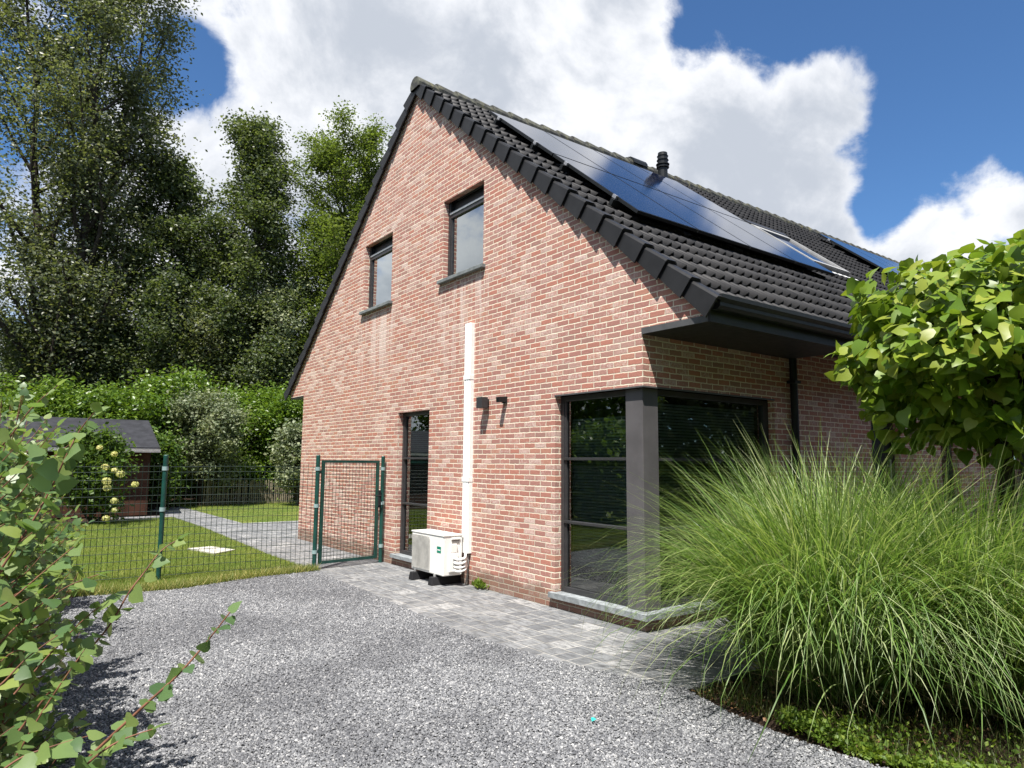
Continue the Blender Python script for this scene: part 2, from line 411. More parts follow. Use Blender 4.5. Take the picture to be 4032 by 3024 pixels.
poly('paving', [(0.1,-1.24),(0.1,.1),(0.1,5.06),(-1.18,5.06),(-1.30,2.2),(-1.42,.9),(-1.30,-.2),(-.95,-1.24)], .0, PAVER, thick=.05)
poly('pavement', [(.1,-1.24),(9,-1.24),(9,.1),(.1,.1)], -.001, PAVER, thick=.05)
poly('path', [(.1,5.06),(.1,9.0),(1.6,9.0),(6,9.0),(6,13.0),(.06,13.0),(.05,19.9),(-1.0,20.1),(-.95,16.4),(-2.4,16.4),(-2.1,15.75),(-.95,15.75),(-.97,12.2),(-1.1,9.1),(-1.18,6.8),(-1.18,5.06)], .0, PAVER, thick=.05)
poly('lawn', [(-14,5.35),(-14,15.0),(-3.1,15.1),(-.98,15.75),(-.98,12.2),(-1.1,9.1),(-1.18,6.8),(-1.18,5.06),(-2.0,5.0),(-3.0,4.72),(-4.1,4.9)], -.002, LAWN)
poly('lawn', [(.06,13.0),(8,13.0),(8,24),(.1,24)], -.003, LAWN)
rng = np.random.default_rng(7)
def inside(P, poly_):
    x, y = P[:,0], P[:,1]; r = np.zeros(len(P), bool); n = len(poly_)
    for i in range(n):
        x0,y0 = poly_[i]; x1,y1 = poly_[(i+1)%n]
        c = ((y0 > y) != (y1 > y)) & (x < (x1-x0)*(y-y0)/((y1-y0) if y1 != y0 else 1e-9)+x0); r ^= c
    return r
# loose gravel chips
def stones(name, poly_, n, box, smin, smax, z, mt, dens=None):
    P = np.c_[rng.uniform(box[0],box[1],n), rng.uniform(box[2],box[3],n)]
    P = P[inside(P, poly_)]
    d = (P-CAM[:2])@np.array([.597,.802])
    keep = (d > 2.6) & (rng.random(len(P)) < np.clip(1.25-.095*d, .25, 1)); P = P[keep]; k = len(P)
    base = np.array([(1,0,0),(-.5,.87,0),(-.5,-.87,0),(.45,.3,.55),(-.5,.25,.6),(.05,-.55,.5)])
    F0 = np.array([(3,4,5),(0,1,3),(1,4,3),(1,2,4),(2,5,4),(2,0,5),(0,3,5)])
    s = rng.uniform(smin, smax, k)*rng.uniform(.6,1.35,k); a = rng.uniform(0, 2*PI, k)
    V = np.repeat(base[None], k, 0)*(1+rng.uniform(-.35,.35,(k,6,3)))
    V[:,:,0] *= rng.uniform(.75,1.4,k)[:,None]
    tx = rng.normal(0,.45,k)
    X = V[:,:,0]; Y = V[:,:,1]; Z = V[:,:,2]+X*tx[:,None]*.6
    c, sn = np.cos(a)[:,None], np.sin(a)[:,None]
    V = np.stack([X*c-Y*sn, X*sn+Y*c, Z], 2)*s[:,None,None]
    V += np.c_[P, z+rng.uniform(-.004,.006,k)][:,None,:]
    F = (F0[None]+6*np.arange(k)[:,None,None]).reshape(-1,3)
    return tag(raw(name, V.reshape(-1,3), F, mt), 'grey crushed stone chips scattered over the gravel drive', 'gravel', kind='stuff')
stones('gravel_chips', GRAV, 520000, (-5.2,-.85,-3.2,5.2), .0055, .0092, .0, STONE)
# lawn blades
def blades(name, P, h, wd, mt, label, lean=.5, cat='grass'):
    k = len(P); a = rng.uniform(0, 2*PI, k); hh = h*rng.uniform(.5,1.4,k); b = rng.uniform(0, 2*PI, k); ln = rng.uniform(.1,lean,k)*hh
    d = np.c_[np.cos(a), np.sin(a), np.zeros(k)]*(wd*.5)
    tip = P + np.c_[np.cos(b)*ln, np.sin(b)*ln, hh]
    V = np.stack([P-d, P+d, tip], 1).reshape(-1,3)
    return tag(raw(name, V, np.arange(3*k).reshape(-1,3), mt), label, cat, kind='stuff')
LG = leaf_mat('lawn_blades', [(.09,.15,.025),(.14,.21,.04),(.20,.245,.06),(.29,.28,.10)], .3)
L1 = [(-9,4.95),(-9,15.0),(-3.1,15.1),(-.98,15.75),(-.98,12.2),(-1.1,9.1),(-1.18,6.8),(-1.15,5.06),(-2.0,4.95),(-3.0,4.62),(-4.1,4.72)]
n = 230000
P = np.c_[rng.uniform(-7,-.9,n), 4.6+11.2*rng.random(n)**1.5]; P = P[inside(P, L1)]
P2 = np.c_[rng.uniform(.06,5,40000), rng.uniform(13,21.5,40000)]
P = np.r_[P, P2]
blades('lawn_grass', np.c_[P, np.full(len(P), -.004)], .035, .006, LG, 'short mown grass of the lawn beyond the green fence')
# long grass fringe along the fence foot
n = 9000; xs = rng.uniform(-5.5,-1.12,n)
fy = np.interp(xs, [-5.5,-4.1,-3.0,-2.0,-1.1], [4.75,4.72,4.62,4.95,5.03])
blades('grass_fringe', np.c_[xs, fy+np.abs(rng.normal(0,.13,n))-.03, np.zeros(n)], .085, .007, leaf_mat('fringe_blades', [(.07,.12,.02),(.13,.18,.04),(.30,.29,.10),(.48,.42,.20)], .25), 'longer unmown grass growing along the foot of the fence', 1.1)

# ------------------------------------------------------------------ the brick house
house = empty('brick_house', (0,0,0), 'red brick house with steep black tiled roof and solar panels', 'house')
A = .822; Z0 = 3.50; YC = 4.56
def gtop(y): return Z0 + A*min(y, 2*YC-y)
def gable(ops, ys, bottoms):
    b = MB(); br = sorted(set([round(v,4) for v in ys] + [round(v,4) for o in ops for v in o[:2]] + [YC]))
    for y0, y1 in zip(br[:-1], br[1:]):
        ym = (y0+y1)/2; zb = bottoms(ym)
        cur = [o for o in ops if o[0] < ym < o[1]]; cur.sort(key=lambda o: o[2])
        lo_ = zb
        for o in cur:
            if o[2] > lo_+1e-4: b.quad((0,y1,lo_),(0,y0,lo_),(0,y0,o[2]),(0,y1,o[2]))
            lo_ = o[3]
        b.quad((0,y1,lo_),(0,y0,lo_),(0,y0,gtop(y0)),(0,y1,gtop(y1)))
    return b
RD = .085
W2 = (2.711,3.7245,4.045,5.19); W1 = (5.30,6.3227,4.045,5.19); NW = (4.0056,4.9502,.16,2.25); CW = (0,1.277,.16,2.25)
g = gable([W1,W2,NW,CW], [-.762,0,9.037,9.81], lambda y: 2.80 if (y < 0 or y > 9.037) else 0)
for (y0,y1,z0,z1) in (W1,W2,NW,CW):                      # brick reveals
    g.quad((0,y1,z0),(RD,y1,z0),(RD,y1,z1),(0,y1,z1)); g.quad((0,y1,z1),(RD,y1,z1),(RD,y0,z1),(0,y0,z1))
    if y0 > 0: g.quad((RD,y0,z0),(0,y0,z0),(0,y0,z1),(RD,y0,z1))
g.quad((0,9.037,0),(0,9.037,2.8),(20,9.037,2.8),(20,9.037,0))
g.quad((0,-.762,2.8),(0,-.762,2.93),(.3,-.762,2.93),(.3,-.762,2.8))
g.quad((0,9.81,2.8),(.4,9.81,2.8),(.4,9.81,2.93),(0,9.81,2.93))
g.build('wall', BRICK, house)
# long front wall
f = MB()
FX = [(0,2.1529,.16,2.25),(4.35,5.15,0,2.11),(6.45,7.05,1.0,2.15),(9.0,10.2,.9,2.1)]
br = sorted(set([0,20]+[v for o in FX for v in o[:2]]))
for x0, x1 in zip(br[:-1], br[1:]):
    xm = (x0+x1)/2; lo_ = 0
    for o in [o for o in FX if o[0] < xm < o[1]]:
        if o[2] > 0: f.quad((x0,0,0),(x1,0,0),(x1,0,o[2]),(x0,0,o[2]))
        lo_ = o[3]
    f.quad((x0,0,lo_),(x1,0,lo_),(x1,0,3.2),(x0,0,3.2))
for (x0,x1,z0,z1) in FX:
    f.quad((x1,RD,z0),(x1,0,z0),(x1,0,z1),(x1,RD,z1)); f.quad((x0,RD,z1),(x0,0,z1),(x1,0,z1),(x1,RD,z1))
    if x0 > 0: f.quad((x0,0,z0),(x0,RD,z0),(x0,RD,z1),(x0,0,z1))
f.quad((20,0,0),(20,9.037,0),(20,9.037,3),(20,0,3)); f.add([(20,-.7,2.9),(20,9.8,2.9),(20,4.56,7.2)], [[0,1,2]])
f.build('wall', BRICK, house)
# lintel lead strips along window heads
t_ = MB(); t_.box(-.004,.02,-.004,1.285,2.238,2.252); t_.box(.02,2.155,-.004,.02,2.238,2.252); t_.build_each('lintel', TRIMG, house)
# roof ---------------------------------------------------------------
TH = math.atan(A); CT, ST = math.cos(TH), math.sin(TH)
def slope_tiles(x0, x1, y_eave, zb, courses, total, per, sgn, npt):
    """tiled roof slope: wavy courses that overlap"""
    gg = total/courses; V = []; F = []
    nx = int(round((x1-x0)/per)); u = np.linspace(0, 1, npt, endpoint=False)
    prof = np.where(u > .48, .036*np.sin(PI*(u-.48)/.52)**1.2, 0)
    xs = (x0 + (np.arange(nx)[:,None]+u[None])*per).ravel(); ps = np.tile(prof, nx); k = len(xs)
    r = np.random.default_rng(3)
    for c in range(courses):
        s0, s1 = c*gg, (c+1)*gg + (.03 if c < courses-1 else 0)
        jt = np.repeat(r.normal(0,.0018,nx), npt)
        rows = [(s0, .004, 1.12), (s0, .019, 1.32), (s1, .0, .5)]
        b = len(V)*0 + sum(len(q) for q in V)
        for (s, off, wv) in rows:
            nrm = off + ps*wv + jt
            y = y_eave + sgn*(s*CT) - sgn*nrm*ST; z = zb + s*ST + nrm*CT
            V.append(np.stack([xs, y, z], 1))
        i = np.arange(k-1)
        for q in (0, 1):
            F.append(np.stack([b+q*k+i, b+q*k+i+1, b+(q+1)*k+i+1, b+(q+1)*k+i], 1))
    return np.concatenate(V), np.concatenate(F)
LS = 5.39/CT
rb = Z0+.09
V, F = slope_tiles(-.03, 20.1, -.86, rb - A*.86, 20, LS, .145, 1, 8)
V2, F2 = slope_tiles(-.03, 20.1, 9.92, rb - A*.80 - .06, 20, LS, .29, -1, 5)
roof = raw('roof', np.r_[V, V2], np.r_[F, F2+len(V)], ROOF, house)
# verge tiles on both gable edges
vb = MB()
for sgn, ye in ((1, -.86), (-1, 9.98)):
    gg = LS/20
    for c in range(20):
        s0 = c*gg - .02; s1 = (c+1)*gg + .0
        e = np.array([0, sgn*CT, ST]); nn = np.array([0, -sgn*ST, CT])
        base = np.array([0, ye, rb - A*.86 + (.0 if sgn > 0 else .0)])
        lo0, lo1 = -.138, -.118; hi0, hi1 = .075, .04
        pts = []
        for s, lo_, hi, xo in ((s0, lo0, hi0, -.080), (s1, lo1, hi1, -.052)):
            for xx, q in ((xo, lo_), (xo, hi-.02), (xo+.012, hi), (.05, hi), (.05, hi-.03), (xo+.02, hi-.03), (xo+.02, lo_)):
                p_ = base + e*s + nn*q; pts.append((xx, p_[1], p_[2]))
        k = 7
        fs = [[i, (i+1)%k, k+(i+1)%k, k+i] for i in range(k)] + [list(range(k))[::-1], [k+i for i in range(k)]]
        if sgn < 0: fs = [q[::-1] for q in fs]
        vb.add(pts, fs)
vb.build('verge_tile', VERGE, house)
# ridge caps
rc = MB(); yr, zr = 4.53, rb + A*4.53 + .6*(5.39-5.39) - .075
zr = rb - A*.86 + LS*ST - .035
N = 57
for i in range(N):
    xa = -.09 + i*.355; xb = xa + .375; pts = []
    for x, r_, dz in ((xa, .135, .012), (xa+.02, .138, .012), (xb, .118, 0)):
        for k in range(9):
            q = PI*(-.12 + 1.24*k/8); pts.append((x, yr + r_*math.cos(q)*1.02, zr + dz + r_*math.sin(q)))
    fs = [[a*9+k, a*9+k+1, (a+1)*9+k+1, (a+1)*9+k] for a in (0,1) for k in range(8)]
    if i == 0: fs.append(list(range(9))[::-1])
    else: fs.append(list(range(9))[::-1])
    rc.add(pts, fs)
rc.build('ridge', RIDGE, house)
rv = MB(); pts = []
for x in (4.62, 5.0):
    for k in range(9):
        q = PI*k/8; pts.append((x, yr+.165*math.cos(q), zr+.02+.165*math.sin(q)))
rv.add(pts, [[k,k+1,10+k,9+k] for k in range(8)]+[list(range(9))[::-1],[9+k for k in range(9)]]); rv.build('ridge_vent', FASCIA, house)
# gutter, fascia, soffit box
s = MB(); s.box(.0,2.5,-.765,-.002,2.742,2.80); s.build('soffit', FASCIA, house)
s = MB(); s.box(-.012,-.001,-.77,.0,2.742,2.80); s.build('soffit_edge', TRIMG, house)
s = MB(); s.box(-.012,2.5,-.79,-.766,2.738,2.85); s.box(2.5,20,-.79,-.766,2.80,2.95); s.box(2.5,20,-.764,-.01,2.86,2.89); s.build_each('fascia', FASCIA, house)
s = MB(); prof = [(-.792,2.96),(-.792,2.84),(-.86,2.84),(-.885,2.865),(-.885,2.895),(-.915,2.925),(-.915,2.962),(-.900,2.962),(-.900,2.935),(-.87,2.90),(-.87,2.87),(-.855,2.855),(-.806,2.855),(-.806,2.96)]
k = len(prof); s.add([(x,y,z) for x in (.0,20) for y,z in prof], [[i,(i+1)%k,k+(i+1)%k,k+i] for i in range(k)])
s.add([(-.001,y,z) for y,z in prof[:7]] , [[0,1,2,3,4,5,6]]); s.build('gutter', FASCIA, house)
s = MB(); s.box(.0,20,9.05,9.8,2.78,2.81); s.build('soffit', FASCIA, house)
# downpipe
s = MB(); s.tube([(2.47,-.055,0),(2.47,-.055,2.74)], .042, 12); dp = s.build('downpipe', FASCIA, house)
s = MB()
for z in (.5,1.5,2.45): s.box(2.41,2.53,-.11,-.002,z,z+.03)
s.build_each('pipe_bracket', FASCIA, dp)
# corner pillar
s = MB(); s.box(.046,.262,.05,.272,.165,2.237); s.build('corner_pillar', PILLARM, house, bevel=.004)

# windows ------------------------------------------------------------
def window_x(y0, y1, z0, z1, rails, fw=.055, head=0, curtain=False, pane=PANE, blind=None, jamb_lo=True):
    """window in the gable wall (plane x = RD)"""
    fr = MB(); X0, X1 = RD-.002, RD+.06; zt = z1-head
    fr.box(X0,X1,y1-fw,y1,z0,z1)
    if jamb_lo: fr.box(X0,X1,y0,y0+fw,z0,z1)
    ya = y0+(fw if jamb_lo else 0); yb = y1-fw
    fr.box(X0,X1,ya,yb,zt-fw,z1 if not head else zt); fr.box(X0,X1,ya,yb,z0,z0+fw)
    for r_ in rails: fr.box(X0-.012,X1-.01,ya,yb,r_-.014,r_+.014)
    fo = fr.build('window', ANTH, house, bevel=.003)
    fo['label'] = 'anthracite framed window'
    bd = MB(); bd.box(X0+.008,X0+.03,yb-.028,yb-.002,z0+fw,zt-fw); bd.box(X0+.008,X0+.03,ya+.002,ya+.028,z0+fw,zt-fw)
    bd.build_each('sash', ANTH, fo)
    if head:
        h_ = MB(); h_.box(X0+.05,X1,ya,yb,zt+.03,z1); h_.build('shaded_shutter_box', FASCIA, fo)  # black colour carries the deep reveal shadow on the head box
        h_ = MB(); h_.box(X0-.012,X1,ya-.004,yb+.004,zt-.002,zt+.029); h_.build('lit_vent_strip', VENTLIT, fo)  # sunlit lower part of the head box, painted as a paler strip
    p_ = MB(); p_.quad((X0+.03,yb,z0+fw),(X0+.03,ya,z0+fw),(X0+.03,ya,zt-fw),(X0+.03,yb,zt-fw)); p_.build('pane', pane, fo)
    if curtain:
        c_ = MB(); c_.box(X1+.06,X1+.065,y0-.1,y1+.1,z0-.1,z1+.1); c_.build('screen', CURTAIN, fo)
    if blind:
        c_ = MB(); z = blind[0]
        while z < blind[1]:
            c_.add([(X1+.05,ya,z),(X1+.05,yb,z),(X1+.058,yb,z+.0245),(X1+.058,ya,z+.0245)], [[0,1,2,3]]); z += .031
        c_.build('blind', SLAT, fo)
    return fo
w2 = window_x(*W2, [], head=.19, curtain=True, pane=PANE2); w2['label'] = 'upper anthracite window nearer the ridge'
w1 = window_x(*W1, [], head=.19, curtain=True, pane=PANE2); w1['label'] = 'upper anthracite window nearer the garden'
nw = window_x(*NW, [1.565,.9], blind=(.75,2.0)); nw['label'] = 'narrow tall window behind the heat pump'
cw = window_x(.27,1.277,.165,2.238, [1.562,.895], jamb_lo=False, blind=(.45,1.98)); cw['label'] = 'tall gable side of the corner window'
def sill(y0, y1, z0, z1, mt, par, front=.055):
    b = MB(); b.box(-front,RD,y0,y1,z0,z1); return b.build('sill', mt, par, bevel=.004)
sill(W2[0]-.055,W2[1]+.06,3.995,4.043,SILLD,w2,.06); sill(W1[0]-.055,W1[1]+.06,3.995,4.043,SILLD,w1,.06)
sill(NW[0]-.03,NW[1]+.05,.105,.16,SILLM,nw,.055)
b = MB(); b.add([(-.055,1.33,.108),(-.055,-.055,.108),(2.2,-.055,.108),(2.2,.10,.108),(.10,.10,.108),(.10,1.33,.108)]+[(-.055,1.33,.163),(-.055,-.055,.163),(2.2,-.055,.163),(2.2,.10,.163),(.10,.10,.163),(.10,1.33,.163)],
      [[6,7,10,11],[7,8,9,10],[0,1,7,6],[1,2,8,7],[2,3,9,8],[5,0,6,11],[5,4,1,0],[4,3,2,1]])
b.build('sill', SILLM, cw)
# front side of the corner window
fr = MB(); fw=.055; Y0, Y1 = RD-.002, RD+.06
fr.box(2.1529-.1,2.1529,Y0,Y1,.165,2.238); fr.box(.262,2.0529,Y0,Y1,2.238-fw,2.238); fr.box(.262,2.0529,Y0,Y1,.165,.165+fw)
fr.box(.262,2.0529,Y0-.012,Y1-.01,1.548,1.576); fr.box(.262,2.0529,Y0-.012,Y1-.01,.881,.909)
cf = fr.build('window', ANTH, house); cf['label'] = 'wide front side of the corner window with blinds down'
p_ = MB(); p_.quad((.262,Y0+.03,.22),(2.0529,Y0+.03,.22),(2.0529,Y0+.03,2.18),(.262,Y0+.03,2.18)); p_.build('pane', PANE, cf)
c_ = MB(); z = .3
while z < 2.1:
    c_.add([(.27,Y1+.05,z),(2.05,Y1+.05,z),(2.05,Y1+.058,z+.0245),(.27,Y1+.058,z+.0245)], [[0,1,2,3]]); z += .031
c_.build('blind', SLAT, cf)
# front door and the windows beyond
fr = MB(); fr.box(4.35,4.42,Y0,Y1,0,2.11); fr.box(5.08,5.15,Y0,Y1,0,2.11); fr.box(4.42,5.08,Y0,Y1,2.04,2.11)
fd = fr.build('door', FASCIA, house); fd['label'] = 'dark front door in the shaded front wall'
p_ = MB(); p_.box(4.42,5.08,Y0+.02,Y0+.05,.02,2.04); p_.build('door_leaf', FASCIA, fd, bevel=.004)
p_ = MB(); p_.tube([(4.98,Y0-.02,.6),(4.98,Y0-.02,1.6)], .014, 8); p_.box(4.97,4.99,Y0-.02,Y0+.02,.7,.72); p_.box(4.97,4.99,Y0-.02,Y0+.02,1.5,1.52); p_.build('door_handle', ALU, fd)
for (x0,x1,z0,z1) in FX[2:]:
    fr = MB(); fr.box(x0,x0+.05,Y0,Y1,z0,z1); fr.box(x1-.05,x1,Y0,Y1,z0,z1); fr.box(x0+.05,x1-.05,Y0,Y1,z1-.05,z1); fr.box(x0+.05,x1-.05,Y0,Y1,z0,z0+.05)
    wf = fr.build('window', ANTH, house)
    p_ = MB(); p_.quad((x0+.05,Y0+.03,z0+.05),(x1-.05,Y0+.03,z0+.05),(x1-.05,Y0+.03,z1-.05),(x0+.05,Y0+.03,z1-.05)); p_.build('pane', PANE, wf)
# dark room behind the glass
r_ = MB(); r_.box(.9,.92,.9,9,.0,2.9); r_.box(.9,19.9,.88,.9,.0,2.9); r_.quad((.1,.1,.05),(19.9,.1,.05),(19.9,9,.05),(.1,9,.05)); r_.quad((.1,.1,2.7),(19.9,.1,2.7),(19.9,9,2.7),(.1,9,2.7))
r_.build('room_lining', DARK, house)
# flue
fl = MB(); fx, fy = 4.75, 3.78; zb = rb + A*fy
R_ = [(q_[0], q_[1]*1.18) for q_ in [(0,.075),(.30,.075),(.31,.10),(.325,.10),(.33,.082),(.36,.082),(.365,.105),(.38,.105),(.385,.08),(.45,.083),(.455,.095),(.46,.08),(.53,.08),(.535,.09),(.54,.077),(.60,.074),(.61,.05)]]
fl.tube([(fx,fy,zb-.15)]+[(fx,fy,zb+z) for z,_ in R_], [.075]+[r for _,r in R_], 20); fl.build('flue_pipe', FASCIA, house)

# roof window
def roof_pt(x, y, h): return np.array([x, y - h*ST, rb + A*y + h*CT])
def rbox(b, x0, x1, y0, y1, h0, h1):
    V = [roof_pt(x,y,h) for h in (h0,h1) for y in (y0,y1) for x in (x0,x1)]
    return b.add(V, [[0,2,3,1],[4,5,7,6],[0,1,5,4],[2,6,7,3],[0,4,6,2],[1,3,7,5]])
rw = MB(); rx0, rx1, ry0, ry1 = 5.15,6.25,1.2,2.3
for q in ((rx0,rx0+.07,ry0,ry1),(rx1-.07,rx1,ry0,ry1),(rx0+.07,rx1-.07,ry0,ry0+.06),(rx0+.07,rx1-.07,ry1-.1,ry1)): rbox(rw, *q, .0, .13)
ro = rw.build('roof_window', simple('roof_window_frame', (.30,.30,.29), .5), house)
rw = MB(); rbox(rw, rx0+.07, rx1-.07, ry0+.06, ry1-.1, .09, .1); rw.build('pane', SOLAR, ro)
rw = MB(); rbox(rw, rx0-.1, rx1+.35, ry0-.12, ry0-.09, .05, .062); rbox(rw, rx0-.05, rx1+.05, ry1+.01, ry1+.12, .02, .14); rw.build_each('flashing', ANTH, ro)
rw = MB()
for i in range(7): rbox(rw, rx0+.1+i*.17, rx0+.2+i*.17, ry0-.12, ry0-.075, .065, .075)
rw.build_each('flashing_clip', WHITE, ro)

# solar panels --------------------------------------------------------
ORD = ['first','second','third','fourth','fifth','sixth']
def panel(x0, x1, y0, y1, h, label, group, clips):
    c = roof_pt((x0+x1)/2, (y0+y1)/2, h); e = empty('solar_panel', tuple(c), label, 'solar panel', group)
    b = MB(); rbox(b, x0, x1, y0, y1, h-.035, h); b.build('frame', FASCIA, e)
    b = MB(); rbox(b, x0+.014, x1-.014, y0+.014, y1-.014, h+.0005, h+.0025); b.build('cell_surface', SOLAR, e)
    if clips:
        b = MB()
        for yy in (y0+.3, y1-.3): rbox(b, x0-.035, x0-.004, yy, yy+.05, h-.03, h+.008)
        b.build_each('clamp', ALU, e)
for row, (ya, yb, nm) in enumerate(((2.16,3.6,'upper'),(.70,2.14,'lower'))):
    for i in range(4):
        x0 = .62+i*1.045
        panel(x0, x0+1.03, ya, yb, .155, f'{ORD[i]} dark solar panel from the gable in the {nm} row of the near array', 'solar panels of the near array on the roof', i == 0)
for i in range(6):
    x0 = 10.1+i*1.06
    panel(x0, x0+1.045, 2.0, 3.85, .155, f'{ORD[i]} solar panel from the gable in the far array beyond the roof window', 'solar panels of the far array on the roof', i == 0)
rl = MB()
for yy in (.98,1.85,2.45,3.3): rbox(rl, .55, 4.82, yy, yy+.04, .04, .118)
for yy in (2.4,3.4): rbox(rl, 10.03, 16.5, yy, yy+.04, .04, .118)
rl.build_each('mounting_rail', FASCIA, house)

# ------------------------------------------------------------------ things on the gable wall
d_ = empty('cable_duct', (0,2.957,0), 'white plastic pipe duct running up the brick gable', 'duct')
b = MB(); prof = [(0,2.885),(-.05,2.885),(-.064,2.90),(-.064,2.92),(-.060,2.925),(-.060,2.94),(-.064,2.945),(-.064,2.975),(-.060,2.98),(-.060,2.995),(-.064,3.0),(-.064,3.017),(-.05,3.032),(0,3.032)]
k = len(prof)
for z0, z1 in ((.39,1.30),(1.303,2.60),(2.603,3.31)):
    b.add([(x,y,z) for z in (z0,z1) for x,y in prof], [[i,(i+1)%k,k+(i+1)%k,k+i] for i in range(k)]+[[k+i for i in range(k)],list(range(k))[::-1]])
b.build_each('duct_cover', WHITE, d_)
for z in (1.30,2.60):
    b = MB(); b.box(-.068,-.0005,2.881,3.036,z-.03,z+.03); b.build('duct_coupler', WHITE, d_, bevel=.003)
L = empty('wall_lamp', (0,2.45,2.25), 'dark square wall lamp on the brick beside the white duct', 'wall lamp')
b = MB(); b.box(-.04,-.001,2.535,2.605,2.195,2.295); b.build('mount', FASCIA, L)
b = MB(); b.box(-.135,-.04,2.505,2.625,2.18,2.315); b.build('lamp_body', ANTH, L, bevel=.004)
L = empty('wall_lamp', (0,2.12,2.25), 'small dark motion sensor light on the brick above corner window', 'sensor light')
b = MB(); b.box(-.03,-.001,2.155,2.225,2.22,2.30); b.build('mount', FASCIA, L)
b = MB(); b.obox((-.075,2.185,2.262), (.05,0,.004), (0,.032,0), (-.003,0,.032)); b.build('lamp_head', FASCIA, L, bevel=.004)
b = MB(); b.box(-.128,-.126,2.175,2.195,2.25,2.275); b.build('lens', DARK, L)

# heat pump outdoor unit
ac = empty('heat_pump', (-.23,3.37,0), 'white outdoor heat pump unit standing on two black feet', 'heat pump')
x0, x1, y0, y1, z0, z1 = -.36,-.085,2.965,3.765,.125,.615
b = MB(); b.box(x0,x1,y0,y1,z0,z1-.012); b.build('casing', ACW, ac, bevel=.012)
b = MB(); b.box(x0-.008,x1+.008,y0-.008,y1+.008,z1-.012,z1+.006); b.build('lid', ACW, ac, bevel=.004)
b = MB()
gy0, gy1, gz0, gz1 = 3.29,3.73,.165,.575
for i in range(45): yy = gy0+(gy1-gy0)*i/44; b.box(x0-.014,x0-.010,yy-.0022,yy+.0022,gz0,gz1)
for i in range(32): zz = gz0+(gz1-gz0)*i/31; b.box(x0-.017,x0-.0141,gy0,gy1,zz-.0022,zz+.0022)
b.build('fan_grille', simple('grille_wire', (.55,.54,.51), .5), ac)
b = MB(); b.tube([(x0-.001,3.51,.37),(x0-.006,3.51,.37)], [.195,.195], 40); b.build('fan_opening', ACG, ac)
b = MB()
for i in range(5):
    q = 2*PI*i/5; b.obox((x0-.008,3.51+.09*math.cos(q),.37+.09*math.sin(q)), (0,.085*math.cos(q),.085*math.sin(q)), (0,-.03*math.sin(q),.03*math.cos(q)), (.0008,0,0))
b.build_each('fan_blade', ACD, ac)
b = MB(); b.box(x0-.003,x0-.001,3.02,3.115,.40,.475); b.build('badge', TEALB, ac)
b = MB(); b.box(x0-.0045,x0-.0032,3.03,3.105,.428,.441); b.build('badge_lettering', WHITE, ac)
# side: valve cover, recess, handle
b = MB(); b.box(-.285,-.16,y0-.028,y0-.001,.17,.40); b.box(-.27,-.175,y0-.026,y0-.001,.40,.51); b.build_each('valve_cover', ACW, ac, bevel=.008)
b = MB(); b.box(-.24,-.13,y0-.006,y0-.001,.515,.56); b.build('handle_recess', ACD, ac)
b = MB(); b.box(-.25,-.12,y0-.014,y0-.001,.56,.585); b.build('handle', ACW, ac, bevel=.004)
b = MB(); b.box(-.235,-.195,y0-.030,y0-.0285,.22,.33); b.build('rating_plate', simple('plate_grey', (.35,.35,.34), .5), ac)
for yy in (3.16,3.66):
    b = MB(); b.add([(-.43,yy-.055,0),(.0,yy-.055,0),(.0,yy+.055,0),(-.43,yy+.055,0),(-.42,yy-.035,.10),(-.01,yy-.035,.10),(-.01,yy+.035,.10),(-.42,yy+.035,.10)],
        [[3,2,1,0],[4,5,6,7],[0,1,5,4],[1,2,6,5],[2,3,7,6],[3,0,4,7]]); b.build('foot', RUBBER, ac, bevel=.008)
    b = MB(); b.tube([(-.36,yy,.10),(-.36,yy,.128)], .018, 10); b.tube([(-.10,yy,.10),(-.10,yy,.128)], .018, 10); b.build_each('mounting_bolt', ALU, ac)
def bez(pts, n=14):
    pts = [np.array(p, float) for p in pts]; out = []
    for i in range(len(pts)-1):
        p0 = pts[max(i-1,0)]; p1 = pts[i]; p2 = pts[i+1]; p3 = pts[min(i+2,len(pts)-1)]
        for t in np.linspace(0, 1, n, endpoint=False):
            out.append(.5*((2*p1)+(-p0+p2)*t+(2*p0-5*p1+4*p2-p3)*t*t+(-p0+3*p1-3*p2+p3)*t**3))
    return out+[pts[-1]]
for z, r_ in ((.335,.016),(.285,.018),(.235,.014),(.19,.015)):
    b = MB(); zz = .43
    b.tube(bez([(-.215,y0-.02,z),(-.19,y0-.10,z-.005),(-.11,y0-.10,z+.01),(-.045,2.955-.02+ (z-.25)*.2,z+.06),(-.035,2.955,.42)]), r_, 8); b.build('refrigerant_hose', WHITE, ac, smooth=True)
b = MB(); b.tube(bez([(-.02,2.92,.42),(-.02,2.925,.25),(-.03,2.93,.10),(-.05,2.93,.01)]), .010, 8); b.tube(bez([(-.03,2.94,.42),(-.035,2.92,.3),(-.03,2.915,.16)]), .009, 8); b.build('drain_hose', simple('grey_hose', (.25,.24,.23), .6), ac, smooth=True)

